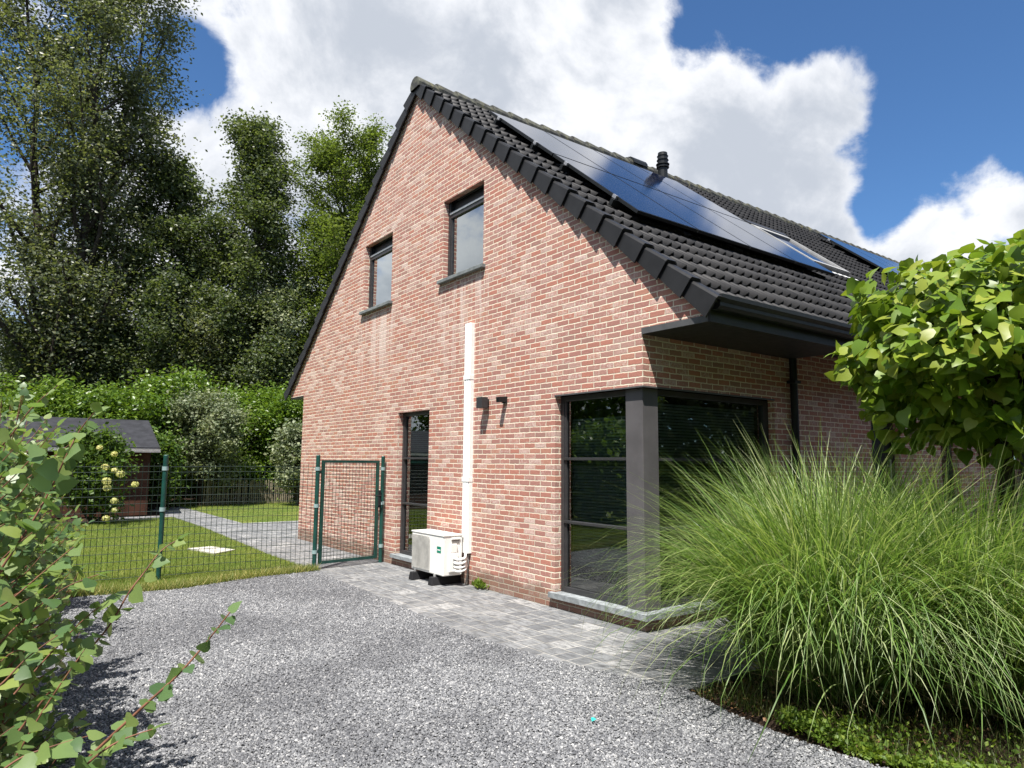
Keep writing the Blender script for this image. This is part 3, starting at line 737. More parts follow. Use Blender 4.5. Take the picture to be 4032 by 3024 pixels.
# ------------------------------------------------------------------ garden gate and wire fence
gp = np.array([(-1.154,5.13),(-.06,5.29)])
gt = empty('garden_gate', (-1.154,5.13,0), 'narrow green metal garden gate with wire mesh beside the gable', 'gate')
def cap_post(parent, x, y, h, r=.03):
    b = MB(); b.tube([(x,y,-.02),(x,y,h-.01),(x,y,h)], [r,r,r*.75], 14); o = b.build('post', GREEN, parent, smooth=False)
    b = MB()
    for z in (.22,.86,1.38):
        if z < h-.1: b.tube([(x,y,z),(x,y,z+.05)], r+.008, 14)
    b.build_each('clamp', CLIP, o); return o
cap_post(gt, -1.154, 5.13, 1.60); cap_post(gt, -.06, 5.29, 1.60)
gd = (gp[1]-gp[0]); gl = np.linalg.norm(gd); gd /= gl
def gpt(s, z, off=0): return np.array([gp[0][0]+gd[0]*s-gd[1]*off*-1, gp[0][1]+gd[1]*s-gd[0]*off, z])
b = MB(); s0, s1, g0, g1 = .085, gl-.095, .07, 1.53; fr_ = .02
for (a_, c_) in (((s0,g0),(s0,g1)),((s1,g0),(s1,g1))): b.obox((gpt(a_[0],(g0+g1)/2)), gd.tolist()+[0] if False else np.array([gd[0],gd[1],0])*fr_, np.array([-gd[1],gd[0],0])*fr_, (0,0,(g1-g0)/2))
for z in (g0+fr_, g1-fr_): b.obox(gpt((s0+s1)/2, z), np.array([gd[0],gd[1],0])*((s1-s0)/2-fr_), np.array([-gd[1],gd[0],0])*(fr_-.001), (0,0,fr_))
b.build('gate_frame', GREEN, gt)
b = MB(); wr = .0031
nv = 17
for i in range(1, nv): s = s0+(s1-s0)*i/nv; b.tube([gpt(s,g0+.02), gpt(s,g1-.02)], wr, 4, False)
nh = 28
for i in range(1, nh): z = g0+(g1-g0)*i/nh; b.tube([gpt(s0+.02,z), gpt(s1-.02,z)], wr, 4, False)
b.build('gate_mesh', WIREM, gt)
b = MB(); b.obox(gpt(s1+.032,.95,.0), np.array([gd[0],gd[1],0])*.022, np.array([-gd[1],gd[0],0])*.03, (0,0,.13)); b.build('lock_case', RUBBER, gt, bevel=.005)
b = MB(); b.tube([gpt(s1+.03,1.0,.03), gpt(s1+.03,1.0,.075), gpt(s1-.09,1.0,.075)], .009, 8); b.build('handle', RUBBER, gt)
b = MB()
for z in (.25,1.36): b.obox(gpt(.05,z), np.array([gd[0],gd[1],0])*.035, np.array([-gd[1],gd[0],0])*.012, (0,0,.022))
b.build_each('hinge', GREEN, gt)
fe = empty('wire_fence', (-3.1,5.4,0), 'green wire mesh fence between the gravel and the lawn', 'fence')
FP = [(-1.154,5.13),(-3.08,5.40),(-5.3,5.55),(-8.0,5.75)]
for q in FP[1:]: cap_post(fe, *q, 1.58)
for (a_, c_) in zip(FP[:-1], FP[1:]):
    b = MB(); a_ = np.array(a_); c_ = np.array(c_); Ld = np.linalg.norm(c_-a_); dd = (c_-a_)/Ld; nn_ = np.array([-dd[1],dd[0]])
    nv = int(Ld/.0635); rr = np.random.default_rng(int(Ld*100)); ph = rr.uniform(0,6)
    def fp(s, z):
        sag = .012*math.sin(s*2.1+ph)+.01*math.sin(z*5+s*3)
        q = a_+dd*s+nn_*(sag-.02); return (q[0], q[1], z+.006*math.sin(s*2.7+ph))
    for i in range(nv+1):
        s = Ld*i/nv; b.tube([fp(s,z) for z in (.06,.28,.52,.76,1.0,1.24,1.47)], .0031, 4, False)
    hz = [.06,.16,.26,.36,.46,.56,.66,.76,.86,.96,1.06,1.16,1.26,1.36,1.43]
    for z in hz: b.tube([fp(Ld*i/10, z) for i in range(11)], .0031, 4, False)
    b.build('wire_mesh', WIREM, fe)

# ------------------------------------------------------------------ shed, picket fence, slab
sh = empty('garden_shed', (-4.5,17.5,0), 'low brown garden shed with a dark felt roof behind the fence', 'shed')
b = MB(); b.box(-9,-1.42,16.85,20.2,0,1.75); b.build('wall', SHEDW, sh)
b = MB(); b.box(-2.55,-2.1,16.83,16.849,1.05,1.5); b.build('window', DARK, sh)
b = MB(); ev = (16.5,1.79); rg = (18.6,2.62)
b.add([(x,y,z+dz) for dz in (0,.05) for x in (-9.3,-1.26) for y,z in (ev,rg)], [[0,1,3,2],[4,6,7,5],[0,2,6,4],[2,3,7,6],[3,1,5,7],[1,0,4,5]])
b.add([(x,y,z+dz) for dz in (0,.05) for x in (-9.3,-1.26) for y,z in ((18.602,2.62),(20.6,1.8))], [[0,1,3,2],[4,6,7,5],[0,2,6,4],[2,3,7,6],[3,1,5,7],[1,0,4,5]])
so = b.build('roof', SHEDR, sh)
b = MB(); b.box(-9.3,-1.25,16.44,16.49,1.70,1.74); b.box(-9.3,-1.25,16.47,16.5,1.74,1.80); b.build('eave_trim', ALU, so)
b = MB(); b.add([(-1.43,16.85,1.70),(-1.43,20.2,1.70),(-1.43,18.6,2.60)], [[0,1,2]]); b.build('gable_boards', SHEDW, sh)
def pickets(x0, y0, x1, y1, label):
    e = empty('picket_fence', (x0,y0,0), label, 'picket fence', None)
    Ld = math.hypot(x1-x0,y1-y0); nP = int(Ld/.075); b = MB(); rr = np.random.default_rng(int(Ld*77))
    for i in range(nP):
        t = i/nP; x = x0+(x1-x0)*t; y = y0+(y1-y0)*t+rr.normal(0,.012); h = .84+rr.normal(0,.025); tl = rr.normal(0,.02)
        b.add([(x-.02,y-.012,0.02),(x+.02,y-.012,0.02),(x+.02,y+.012,.02),(x-.02,y+.012,.02),(x-.017+tl,y-.01,h-.04),(x+.017+tl,y-.01,h-.04),(x+.017+tl,y+.01,h-.04),(x-.017+tl,y+.01,h-.04),(x+tl,y,h)],
              [[0,1,5,4],[1,2,6,5],[2,3,7,6],[3,0,4,7],[4,5,8],[5,6,8],[6,7,8],[7,4,8]])
    b.build('pales', WOODG, e)
    b = MB()
    for z in (.22,.68): b.tube([(x0,y0+.015,z),(x1,y1+.015,z)], .006, 5)
    b.build_each('binding_wire', ALU, e)
    for t in (.05,.38,.95):
        b = MB(); b.tube([(x0+(x1-x0)*t,y0+(y1-y0)*t+.05,-.02),(x0+(x1-x0)*t,y0+(y1-y0)*t+.05,.95)], .035, 8); b.build('post', WOODG, e)
pickets(.75,20.1,3.9,20.4,'grey chestnut paling fence in front of the hedge right of the path')
pickets(-1.55,21.2,-.25,21.2,'short chestnut paling fence at the end of the garden path')
b = MB(); c_ = [(-2.12,8.42),(-1.9,7.5),(-1.5,7.82),(-1.72,8.52)]
b.add([(x,y,z) for z in (-.02,.022) for x,y in c_], [[4,5,6,7],[0,1,5,4],[1,2,6,5],[2,3,7,6],[3,0,4,7]])
tag(b.build('drain_cover', CONC, None), 'pale concrete drain cover slab lying in the lawn', 'drain cover')
b = MB(); q = at(1282*DK,1556*DK,1); tq = CAM + rayd(1282*DK,1556*DK)*((.012-CAM[2])/rayd(1282*DK,1556*DK)[2])
b.add([(tq[0]-.02,tq[1]-.008,.012),(tq[0]+.012,tq[1]-.014,.02),(tq[0]+.022,tq[1]+.008,.013),(tq[0]-.006,tq[1]+.016,.024),(tq[0],tq[1],.03)], [[0,1,4],[1,2,4],[2,3,4],[3,0,4],[3,2,1,0]])
tag(b.build('plastic_scrap', simple('turquoise_plastic', (.02,.42,.36), .4)), 'tiny turquoise plastic scrap lying on the gravel', 'litter')

# ------------------------------------------------------------------ vegetation
def unit(v): return v/(np.linalg.norm(v, axis=-1, keepdims=True)+1e-9)
T_DIAMOND = (np.array([(0,0,0),(.45,.30,.03),(1,0,-.10),(.45,-.30,.03)]), np.array([(0,2,1),(0,3,2)]))
def heart_template(wd=.5, droop=.22, fold=.18):
    xs = [0,.06,.25,.5,.75,1.0]; ws = [.0,.30,.50,.44,.22,0]
    V = []; 
    for x, h in zip(xs, ws): V.append((x,0,-droop*x*x))
    L_ = []
    for x, h in list(zip(xs, ws))[1:5]:
        L_.append(len(V)); V.append((x-.10*(x<.3), h*wd*2, -droop*x*x+fold*h*.8-.25*h*h))
    R = []
    for x, h in list(zip(xs, ws))[1:5]:
        R.append(len(V)); V.append((x-.10*(x<.3), -h*wd*2, -droop*x*x+fold*h*.8-.25*h*h))
    F = []
    for S, fl in ((L_, 0), (R, 1)):
        fs = [(0,1,S[0])]
        for i in range(3): fs += [(i+1,i+2,S[i]),(i+2,S[i+1],S[i])]
        fs += [(4,5,S[3])]
        F += [f[::-1] if fl else f for f in fs]
    return np.array(V), np.array(F)
T_HEART = heart_template(.46, .30, .26)
T_ROUND = heart_template(.52, .16, .22)
def leafmesh(C, Tn, Nn, S, tmpl, rs=None):
    """merge copies of a leaf template: C base points, Tn tip directions, Nn upper-side normals, S sizes"""
    V0, F0 = tmpl; k = len(C)
    Tn = unit(Tn); B = unit(np.cross(Nn, Tn)); Nn = np.cross(Tn, B)
    V = C[:,None,:] + S[:,None,None]*(V0[None,:,0,None]*Tn[:,None,:] + V0[None,:,1,None]*B[:,None,:] + V0[None,:,2,None]*Nn[:,None,:])
    F = (F0[None] + len(V0)*np.arange(k)[:,None,None]).reshape(-1, F0.shape[1])
    return V.reshape(-1,3), F
def tubes_mesh(lst, n=5):
    b = MB()
    for P, R in lst: b.tube(P, R, n, False)
    return b
def tree(name, label, cat, loc, H, env, tr, nl, nleaf, lsize, lm, seed, up=.6, start=.2, spread=.35, group=None, lean=(0,0), flat=1.15, twig=5, stems=1, curve=.25, bark=BARK, droop=0, clump=1.0):
    r = np.random.default_rng(seed); e = empty(name, loc, label, cat, group); o = np.array(loc)
    tb = []; ends = []
    for sidx in range(stems):
        azs = 2*PI*sidx/stems+r.uniform(0,1); sp = (0 if stems == 1 else .10*H)
        tp = []
        for i in range(9):
            t = i/8; tp.append(o+np.array([lean[0]*t+math.cos(azs)*sp*t+r.normal(0,.012*H*t), lean[1]*t+math.sin(azs)*sp*t+r.normal(0,.012*H*t), H*.97*t-.1*(i==0)]))
        trr = tr/(stems**.4); tb.append((tp, [trr*(1-.93*(i/8))+.012 for i in range(9)]))
        tpa = np.array(tp)
        for j in range(nl//stems):
            t = start+(1-start)*((j+r.random())/(nl//stems)); az = j*2.39996+r.uniform(-.5,.5)
            base = np.array([np.interp(t*8, range(9), tpa[:,k]) for k in range(3)])
            ln = env(t)*r.uniform(.65,1.12)
            el = up*(1-.2*t)+r.normal(0,.14)
            d = np.array([math.cos(az)*math.cos(el), math.sin(az)*math.cos(el), math.sin(el)])
            pts = [base]; dd = d.copy()
            for q in range(5):
                dd = unit(dd+np.array([0,0,(curve-droop)*.35])+r.normal(0,.10,3)); pts.append(pts[-1]+dd*ln/5)
            rb_ = max(.012, tr*.42*(1-t)+.012); tb.append((pts, [rb_*(1-.85*q/5)+.004 for q in range(6)]))
            for q in range(twig):
                f_ = r.uniform(.35,1.0)*5; i0 = min(int(f_),4); p0 = pts[i0]+(pts[i0+1]-pts[i0])*(f_-i0)
                td = unit(dd*.5+r.normal(0,.6,3)+np.array([0,0,.15-droop])); tl = ln*r.uniform(.18,.42)
                p1 = p0+td*tl*.5+r.normal(0,.04,3); p2 = p1+unit(td+r.normal(0,.35,3)+np.array([0,0,-droop]))*tl*.5
                tb.append(([p0,p1,p2], [.012,.008,.004])); ends.append((p0,p1,p2,ln))
            ends.append((pts[3],pts[4],pts[5],ln))
    tubes_mesh(tb).build('trunk', bark, e, smooth=True)
    E_ = np.array([(a,b_,c) for a,b_,c,_ in ends]); wts = r.uniform(.3,1.0,len(E_))**1.5; wts /= wts.sum()
    ix = r.choice(len(E_), nleaf, p=wts); f_ = r.uniform(.1,1.1,nleaf)[:,None]*2
    a, b_, c = E_[ix,0], E_[ix,1], E_[ix,2]
    Cn = np.where(f_ < 1, a+(b_-a)*f_, b_+(c-b_)*(f_-1)) + r.normal(0,1,(nleaf,3))*np.array([spread,spread,spread*.75])*clump
    Nn = unit(r.normal(0,flat,(nleaf,3))+np.array([0,0,1])); Tn = unit(r.normal(0,1,(nleaf,3))*np.array([1,1,.5])+np.array([0,0,-.15-droop]))
    Cn[:,2] = np.maximum(Cn[:,2], o[2]+.05)
    V, F = leafmesh(Cn, Tn, Nn, lsize*r.uniform(.55,1.35,nleaf), T_DIAMOND)
    raw('crown', V, F, lm, e); return e
G_dark = leaf_mat('dark_tree_leaves', [(.034,.054,.020),(.058,.084,.032),(.09,.118,.05),(.17,.20,.11)], .36, (.12,.18,.02), .45, .5)
G_pop = leaf_mat('poplar_leaves', [(.042,.060,.028),(.072,.094,.046),(.11,.132,.072),(.22,.24,.16)], .36, (.16,.2,.03), .4, .55)
G_larch = leaf_mat('soft_needles', [(.065,.10,.02),(.10,.14,.03),(.14,.175,.042)], .4, (.2,.3,.03), .6, .2)
G_hedge = leaf_mat('bright_hedge_leaves', [(.05,.105,.013),(.095,.17,.022),(.16,.24,.035)], .3, (.2,.32,.02), .4, .5)
G_grey = leaf_mat('greyish_leaves', [(.10,.135,.07),(.17,.205,.12),(.26,.29,.19)], .25, (.2,.25,.1), .55, .35)
G_hyd = leaf_mat('hydrangea_leaves', [(.03,.07,.012),(.06,.11,.02),(.09,.15,.03)], .3)
WG = 'tall trees of the dark wood behind the garden'
def env_round(R): return lambda t: R*math.sin(min(1, .25+t*.9)*PI*.92)**.7+.3
def env_cone(R): return lambda t: R*(1.05-t)**.75+.3
tree('poplar_tree', 'tallest airy tree with upswept branches at the left edge', 'tree', gat(112,27), 22.3, lambda t: 5.9*(1-.45*t), .40, 96, 95000, .15, G_pop, 11, up=.95, start=.10, spread=.40, group=WG, stems=3, curve=.5, twig=7)
tree('alder_tree', 'dark rounded tree just right of the tallest tree', 'tree', gat(318,28.5), 14.4, lambda t: 3.1*(1.1-t)**.5+.25, .2, 60, 62000, .14, G_dark, 12, up=.6, start=.12, group=WG, spread=.30)
tree('alder_tree', 'dark narrow tree with a pointed top in the middle of the wood', 'tree', gat(532,28.5), 16.2, lambda t: 2.5*(1.12-t)**.55+.2, .2, 64, 64000, .14, G_dark, 13, up=.5, start=.12, group=WG, spread=.30)
tree('larch_tree', 'feathery light green conifer nearest the gable roof', 'tree', gat(716,30), 16.0, lambda t: 3.9*(1.12-t)**.36+.1, .26, 90, 85000, .12, G_larch, 14, up=.5, start=.14, group=WG, spread=.24, twig=8, curve=.4, flat=1.1)
tree('larch_tree', 'light green conifer partly hidden behind the roof verge', 'tree', gat(810,33), 15.2, lambda t: 2.6*(1.12-t)**.4+.1, .22, 70, 40000, .13, G_larch, 15, up=.5, start=.14, group=WG, spread=.24, twig=8, curve=.4, flat=1.1)
tree('alder_tree', 'dark bushy tree low between the two dark alders', 'tree', gat(430,29), 11.8, lambda t: 2.6*(1.1-t)**.5+.2, .18, 50, 42000, .13, G_dark, 16, up=.5, start=.08, group=WG, spread=.32)
UG = 'understorey shrubs below the wood'
us = [(40,27.3,6.7,2.6,G_dark,'dark broad shrub under the tallest tree at the left'),(170,27.5,7.3,2.5,G_dark,'dark tall shrub left of the shed roof ridge'),
      (290,28,6.2,2.4,G_dark,'dark shrub above the right end of the shed'),(400,28,7.5,2.3,G_pop,'olive green shrub standing in the shade of the wood'),
      (505,29,6.9,2.2,G_dark,'dark shrub under the pointed middle tree'),(600,29,8.9,2.2,G_grey,'pale grey green young tree in front of the conifer'),
      (660,30,6.7,2.4,G_larch,'light green low conifer behind the gable corner')]
for i, (u, D, H, R, lm, lb) in enumerate(us):
    tree('understorey_shrub', lb, 'shrub', gat(u,D), H, (lambda R_: lambda t: R_*math.sin((.2+.75*t)*PI)**.6+.2)(R), .09, 40, 22000, .13, lm, 30+i, up=.5, start=.04, spread=.32, group=UG)
HG = 'bright green hedge bushes at the end of the garden'
hb = [(75,22.5,3.9,1.9,'bright green bush left behind the shed roof'),(180,22.8,3.8,1.9,'bright green bush behind the middle of the shed roof'),(365,23.3,4.7,1.7,'tallest bright green bush right of the shed roof'),(270,23,3.9,1.7,'bright green bush behind the right end of the shed roof'),
      (540,26.2,4.4,1.8,'bright green bush behind the paling fence'),(628,26.2,4.4,1.8,'bright green bush beside the brick gable corner'),(455,26,4.1,1.6,'bright green bush behind the grey willow shrub')]
for i, (u, D, H, R, lb) in enumerate(hb):
    tree('hedge_bush', lb, 'bush', gat(u,D), H*.86, (lambda R_: lambda t: R_*math.sin((.28+.66*t)*PI)**.5+.1)(R), .07, 40, 17000, .13, G_hedge, 50+i, up=.45, start=.03, spread=.25, group=HG)
tree('willow_shrub', 'grey green willow shrub in front of the paling fence', 'shrub', gat(436,22.9), 3.2, lambda t: 1.6*math.sin((.2+.72*t)*PI)**.6, .06, 60, 22000, .11, G_grey, 71, up=.7, start=.16, spread=.2)
tree('willow_shrub', 'small grey green shrub against the brick gable corner', 'shrub', gat(645,23.4), 2.5, lambda t: 1.1*math.sin((.25+.7*t)*PI)**.6, .05, 36, 8000, .12, G_grey, 72, up=.75, start=.03, spread=.18)
tree('ivy_bush', 'dark climbing bush at the right end of the shed', 'bush', gat(338,21.2), 2.0, lambda t: .75*math.sin((.25+.7*t)*PI)**.5, .05, 30, 6500, .12, G_hyd, 73, up=.6, start=.03, spread=.18)
# far wood that closes the view
def leafcloud(name, label, cat, n, fn, size, lm, kind='stuff', seed=5):
    r = np.random.default_rng(seed); C_ = fn(r, n); Nn = unit(r.normal(0,.7,(n,3))+np.array([0,0,.8])); Tn = r.normal(0,1,(n,3))
    V, F = leafmesh(C_, Tn, Nn, size*r.uniform(.6,1.4,n), T_DIAMOND); return tag(raw(name, V, F, lm), label, cat, kind=kind)
def wood_fn(r, n):
    u = r.uniform(-500,900,n); D = r.uniform(34,39,n); z = r.uniform(0,1,n)**.8*(6.3+1.6*np.sin(u*.021)+1.2*np.sin(u*.057+1))
    base = np.array([gat(a,b) for a,b in zip(u,D)]); base[:,2] = z; return base
leafcloud('far_wood', 'dark mass of woodland foliage closing the garden', 'woodland', 45000, wood_fn, .42, G_dark)
# trees and hedge across the drive, behind the camera (seen mirrored in the windows)
def hedge_fn(r, n):
    t = r.uniform(0,1,n); y = -16+46*t; x = -14.5+r.normal(0,.6,n); h = 7.2+.8*np.sin(y*1.3)+.8*np.sin(y*.6); return np.c_[x, y, r.uniform(0,1,n)**.7*h]
leafcloud('hedge_foliage', 'green hedge along the far side of the gravel drive', 'hedge', 55000, hedge_fn, .3, G_hedge, seed=8)
def hedge2_fn(r, n):
    x = r.uniform(-14,44,n); return np.c_[x, -12.5+r.normal(0,.5,n), r.uniform(0,1,n)**.8*(7.5+.8*np.sin(x*1.1))]
leafcloud('hedge_foliage', 'green hedge along the street in front of the house', 'hedge', 85000, hedge2_fn, .34, G_dark, seed=9)

def hedge3_fn(r, n):
    y = r.uniform(6.2,14.5,n); return np.c_[-7.6+r.normal(0,.35,n), y, r.uniform(0,1,n)**.8*(2.3+.3*np.sin(y*1.7))]
leafcloud('hedge_foliage', 'green hedge along the left side of the lawn', 'hedge', 12000, hedge3_fn, .2, G_hedge, seed=10)
# hydrangea
hy = gat(205,16.3); hyd = tree('hydrangea_bush', 'green hydrangea bush with cream flower heads on the lawn edge', 'hydrangea', hy, 1.75, lambda t: 1.0*math.sin((.3+.6*t)*PI)**.5, .03, 40, 7000, .11, G_hyd, 81, up=.8, start=.02, spread=.15)
FLW = leaf_mat('cream_petals', [(.36,.40,.14),(.50,.50,.22),(.60,.58,.36)], .25, (.6,.6,.3))
r = np.random.default_rng(82)
for i in range(11):
    if i < 8: u = r.uniform(205,292); v = r.uniform(965,1060)
    else: u = r.uniform(225,262); v = r.uniform(1080,1120)
    c = at(u*DK, v*DK, 15.4+r.uniform(-.2,.3)); n = 90; d_ = unit(r.normal(0,1,(n,3))); s_ = r.uniform(.055,.095)
    V, F = leafmesh(c+d_*s_*np.array([1,1,.75]), np.cross(d_, r.normal(0,1,(n,3))), d_, np.full(n,.055), T_DIAMOND); raw('flower_head', V, F, FLW, hyd)

# catalpa ball tree beside the front wall
cat_c = at(3925, 1385, 5.45); cat_o = (float(cat_c[0]), float(cat_c[1]), 0.0)
ct = empty('catalpa_tree', cat_o, 'ball shaped catalpa tree with large pale green leaves', 'tree')
r = np.random.default_rng(91); tb = []
tb.append(([np.array([cat_c[0],cat_c[1],z]) for z in (-.05,.8,1.6,2.0)], [.075,.065,.06,.07]))
crown0 = np.array([cat_c[0],cat_c[1],1.95])
for i in range(46):
    d = unit(np.array([r.normal(),r.normal(),abs(r.normal())*.9-.15])); L_ = r.uniform(.6,1.0)
    p2 = cat_c + d*np.array([1.05,1.05,.80])*L_
    tb.append(([crown0, crown0*.5+p2*.5+r.normal(0,.05,3)+np.array([0,0,.12]), p2], [.03,.016,.006]))
tubes_mesh(tb, 7).build('trunk', BARK, ct, smooth=True)
CATL = leaf_mat('catalpa_leaves', [(.075,.145,.014),(.11,.19,.02),(.16,.23,.028),(.24,.28,.045)], .27, (.28,.40,.03), .42, .4)
n = 5600; d = unit(r.normal(0,1,(n,3))); rad = r.uniform(.35,1.1,n)**.5
lump = 1+.13*np.sin(d[:,0]*5+1)*np.cos(d[:,1]*6)+.07*np.sin(d[:,2]*9+2)
Cn = cat_c + d*np.array([1.06,1.06,.82])*(rad*lump)[:,None]
low = d[:,2] < -.15; Cn[low,2] += .12*r.random(low.sum())
Tn = unit(d*np.array([1,1,.35])+r.normal(0,.6,(n,3))+np.array([0,0,-.5])); Nn = unit(d*.7+np.array([0,0,.65])+r.normal(0,.55,(n,3)))
V, F = leafmesh(Cn, Tn, Nn, r.uniform(.06,.15,n), T_HEART); raw('crown', V, F, CATL, ct, smooth=True)

# ornamental grasses
GB = leaf_mat('silver_grass_blades', [(.055,.115,.022),(.09,.175,.035),(.14,.235,.055),(.24,.32,.12),(.42,.46,.27)], .35, (.25,.36,.06), .45, .45)
STRAW = simple('straw_stems', (.26,.21,.11), .8, .2, var=.4, scale=30)
def grass_clump(loc, R0, nb, L0, seed, label, wind=(0,0), spread=1.0):
    r = np.random.default_rng(seed); e = empty('ornamental_grass', loc, label, 'ornamental grass', 'clumps of tall ornamental grass')
    o = np.array(loc); ns = 11
    ang = r.uniform(0, 2*PI, nb); rr_ = R0*np.sqrt(r.random(nb)); base = o + np.c_[np.cos(ang)*rr_, np.sin(ang)*rr_, np.zeros(nb)]
    out = ang + r.normal(0,.55,nb); tilt = np.clip(np.abs(r.normal(0,.22,nb))+.28*rr_/R0, 0, 1.0)*spread; L_ = L0*r.uniform(.68,1.12,nb)
    bend = r.uniform(.5,2.1,nb)*(.55+.45*rr_/R0)*spread; up_ = r.random(nb) < .13; bend[up_] *= .25; tilt[up_] *= .5
    wd = r.uniform(.0035,.0065,nb); s = np.linspace(0,1,ns)
    th = tilt[:,None]*1.0 + bend[:,None]*(s[None]**2.3)*1.3
    hd = np.stack([np.cos(out), np.sin(out)], 1) + np.array(wind)*r.uniform(.3,1,nb)[:,None]; hd = hd/np.linalg.norm(hd, axis=1, keepdims=True)
    step = (L_/(ns-1))[:,None]; H_ = np.cumsum(np.sin(th)*step, 1)-np.sin(th[:,:1])*step; Z_ = np.cumsum(np.cos(th)*step, 1)-np.cos(th[:,:1])*step
    cw_ = r.normal(0,.18,nb)[:,None]*s[None]**2*L_[:,None]
    P = base[:,None,:] + np.stack([hd[:,0,None]*H_ - hd[:,1,None]*cw_, hd[:,1,None]*H_ + hd[:,0,None]*cw_, Z_], 2)
    P[:,:,2] = np.maximum(P[:,:,2], .015)
    sd = np.stack([-hd[:,1], hd[:,0], np.zeros(nb)], 1); tw = r.normal(0,.5,nb)
    sd = sd*np.cos(tw)[:,None] + np.c_[hd*np.sin(tw)[:,None], np.zeros(nb)]
    wv = wd[:,None]*(np.clip(1.0-s[None]**3, 0.03, 1))*np.clip(.5+s[None]*2,0,1)
    V = np.stack([P-sd[:,None,:]*wv[:,:,None], P+sd[:,None,:]*wv[:,:,None]], 2).reshape(nb,-1,3)
    i = np.arange(ns-1); q = np.stack([2*i,2*i+1,2*i+3,2*i+2], 1)
    F = (q[None]+2*ns*np.arange(nb)[:,None,None]).reshape(-1,4)
    raw('blades', V.reshape(-1,3), F, GB, e, smooth=True)
    b = MB(); k = int(nb*.2)
    for j in range(k):
        a = r.uniform(0,2*PI); q_ = R0*math.sqrt(r.random())*1.02; p = o+np.array([math.cos(a)*q_, math.sin(a)*q_, 0]); h = r.uniform(.3,.95); tl = .22*q_/R0*h
        p1 = p+np.array([math.cos(a)*tl+r.normal(0,.03), math.sin(a)*tl+r.normal(0,.03), h]); b.tube([p, p1], [.0035,.002], 4, False)
    for j in range(int(nb*.035)):
        a = r.uniform(0,2*PI); p = o+np.array([math.cos(a)*R0, math.sin(a)*R0, r.uniform(.02,.25)]); q_ = p+np.array([math.cos(a+r.normal(0,.8)), math.sin(a+r.normal(0,.8)), r.uniform(-.25,.5)])*r.uniform(.15,.45); q_[2] = max(q_[2], .01)
        b.tube([p, (p+q_)/2+np.array([0,0,.03]), q_], [.0028,.0024,.0012], 4, False)
    b.build('stems', STRAW, e)
g1 = (-.10,-1.80,0.0); g2 = (.52,-2.45,0.0)
grass_clump(g1, .42, 4200, 1.72, 101, 'large clump of arching green ornamental grass beside the corner window', (-.22,.12), 1.05)
grass_clump(g2, .46, 4000, 1.66, 102, 'second clump of ornamental grass under the ball shaped tree', (.15,-.12), 1.0)
grass_clump((.85,-1.45,0.0), .40, 2600, 1.66, 103, 'rear clump of ornamental grass nearest the shaded front wall', (.1,.0), .95)
# low plants at the bed edge and a weed by the wall
GC = leaf_mat('groundcover_leaves', [(.06,.11,.015),(.11,.18,.025),(.19,.25,.04)], .35, (.28,.4,.03))
def gc_fn(r, n):
    y = -1.95-2.2*r.random(n)**1.1; x = np.interp(-y, [1.9,2.1,2.6,3.4,4.2], [-1.02,-1.08,-1.06,-.86,-.8])+np.abs(r.normal(0,.30,n))*r.uniform(.2,1.2,n); k_ = .5+.5*np.sin(x*9+y*7); z = .005+r.random(n)*.10*k_; return np.c_[x, y, z]
leafcloud('ground_cover', 'low yellow green ground cover along the bed edge', 'ground cover', 4200, gc_fn, .032, GC, seed=12)
n = 7000; yy = -1.3-2.6*rng.random(n); xx = -.95+2.3*rng.random(n)**1.3
blades('bed_grass', np.c_[xx, yy, np.full(n,-.03)], .09, .006, leaf_mat('bed_blades', [(.03,.055,.012),(.06,.09,.02),(.16,.14,.06)], .25), 'sparse weedy grass on the dark soil bed', 1.0)
n = 1400
V, F = leafmesh(np.c_[-.98+1.6*rng.random(n), -1.22-1.5*rng.random(n), -.025+.02*rng.random(n)], rng.normal(0,1,(n,3))*[1,1,.3], unit(rng.normal(0,.4,(n,3))+[0,0,1]), rng.uniform(.015,.05,n), T_DIAMOND)
tag(raw('leaf_litter', V, F, leaf_mat('litter', [(.05,.025,.014),(.12,.06,.03),(.22,.13,.07)], .1)), 'brown leaf litter on the soil below the grasses', 'leaf litter', kind='stuff')
wd_ = empty('weed_plant', (-.05,2.62,0), 'small yellow green weed at the foot of the gable', 'weed')
n = 60; a = rng.uniform(0,2*PI,n)
V, F = leafmesh(np.c_[-.06+rng.normal(0,.02,n), 2.62+rng.normal(0,.05,n), rng.random(n)*.07], np.c_[np.cos(a),np.sin(a),rng.uniform(.6,2.2,n)], np.c_[np.cos(a),np.sin(a),np.full(n,.5)], rng.uniform(.04,.09,n), T_DIAMOND)
raw('leaves', V, F, GC, wd_)

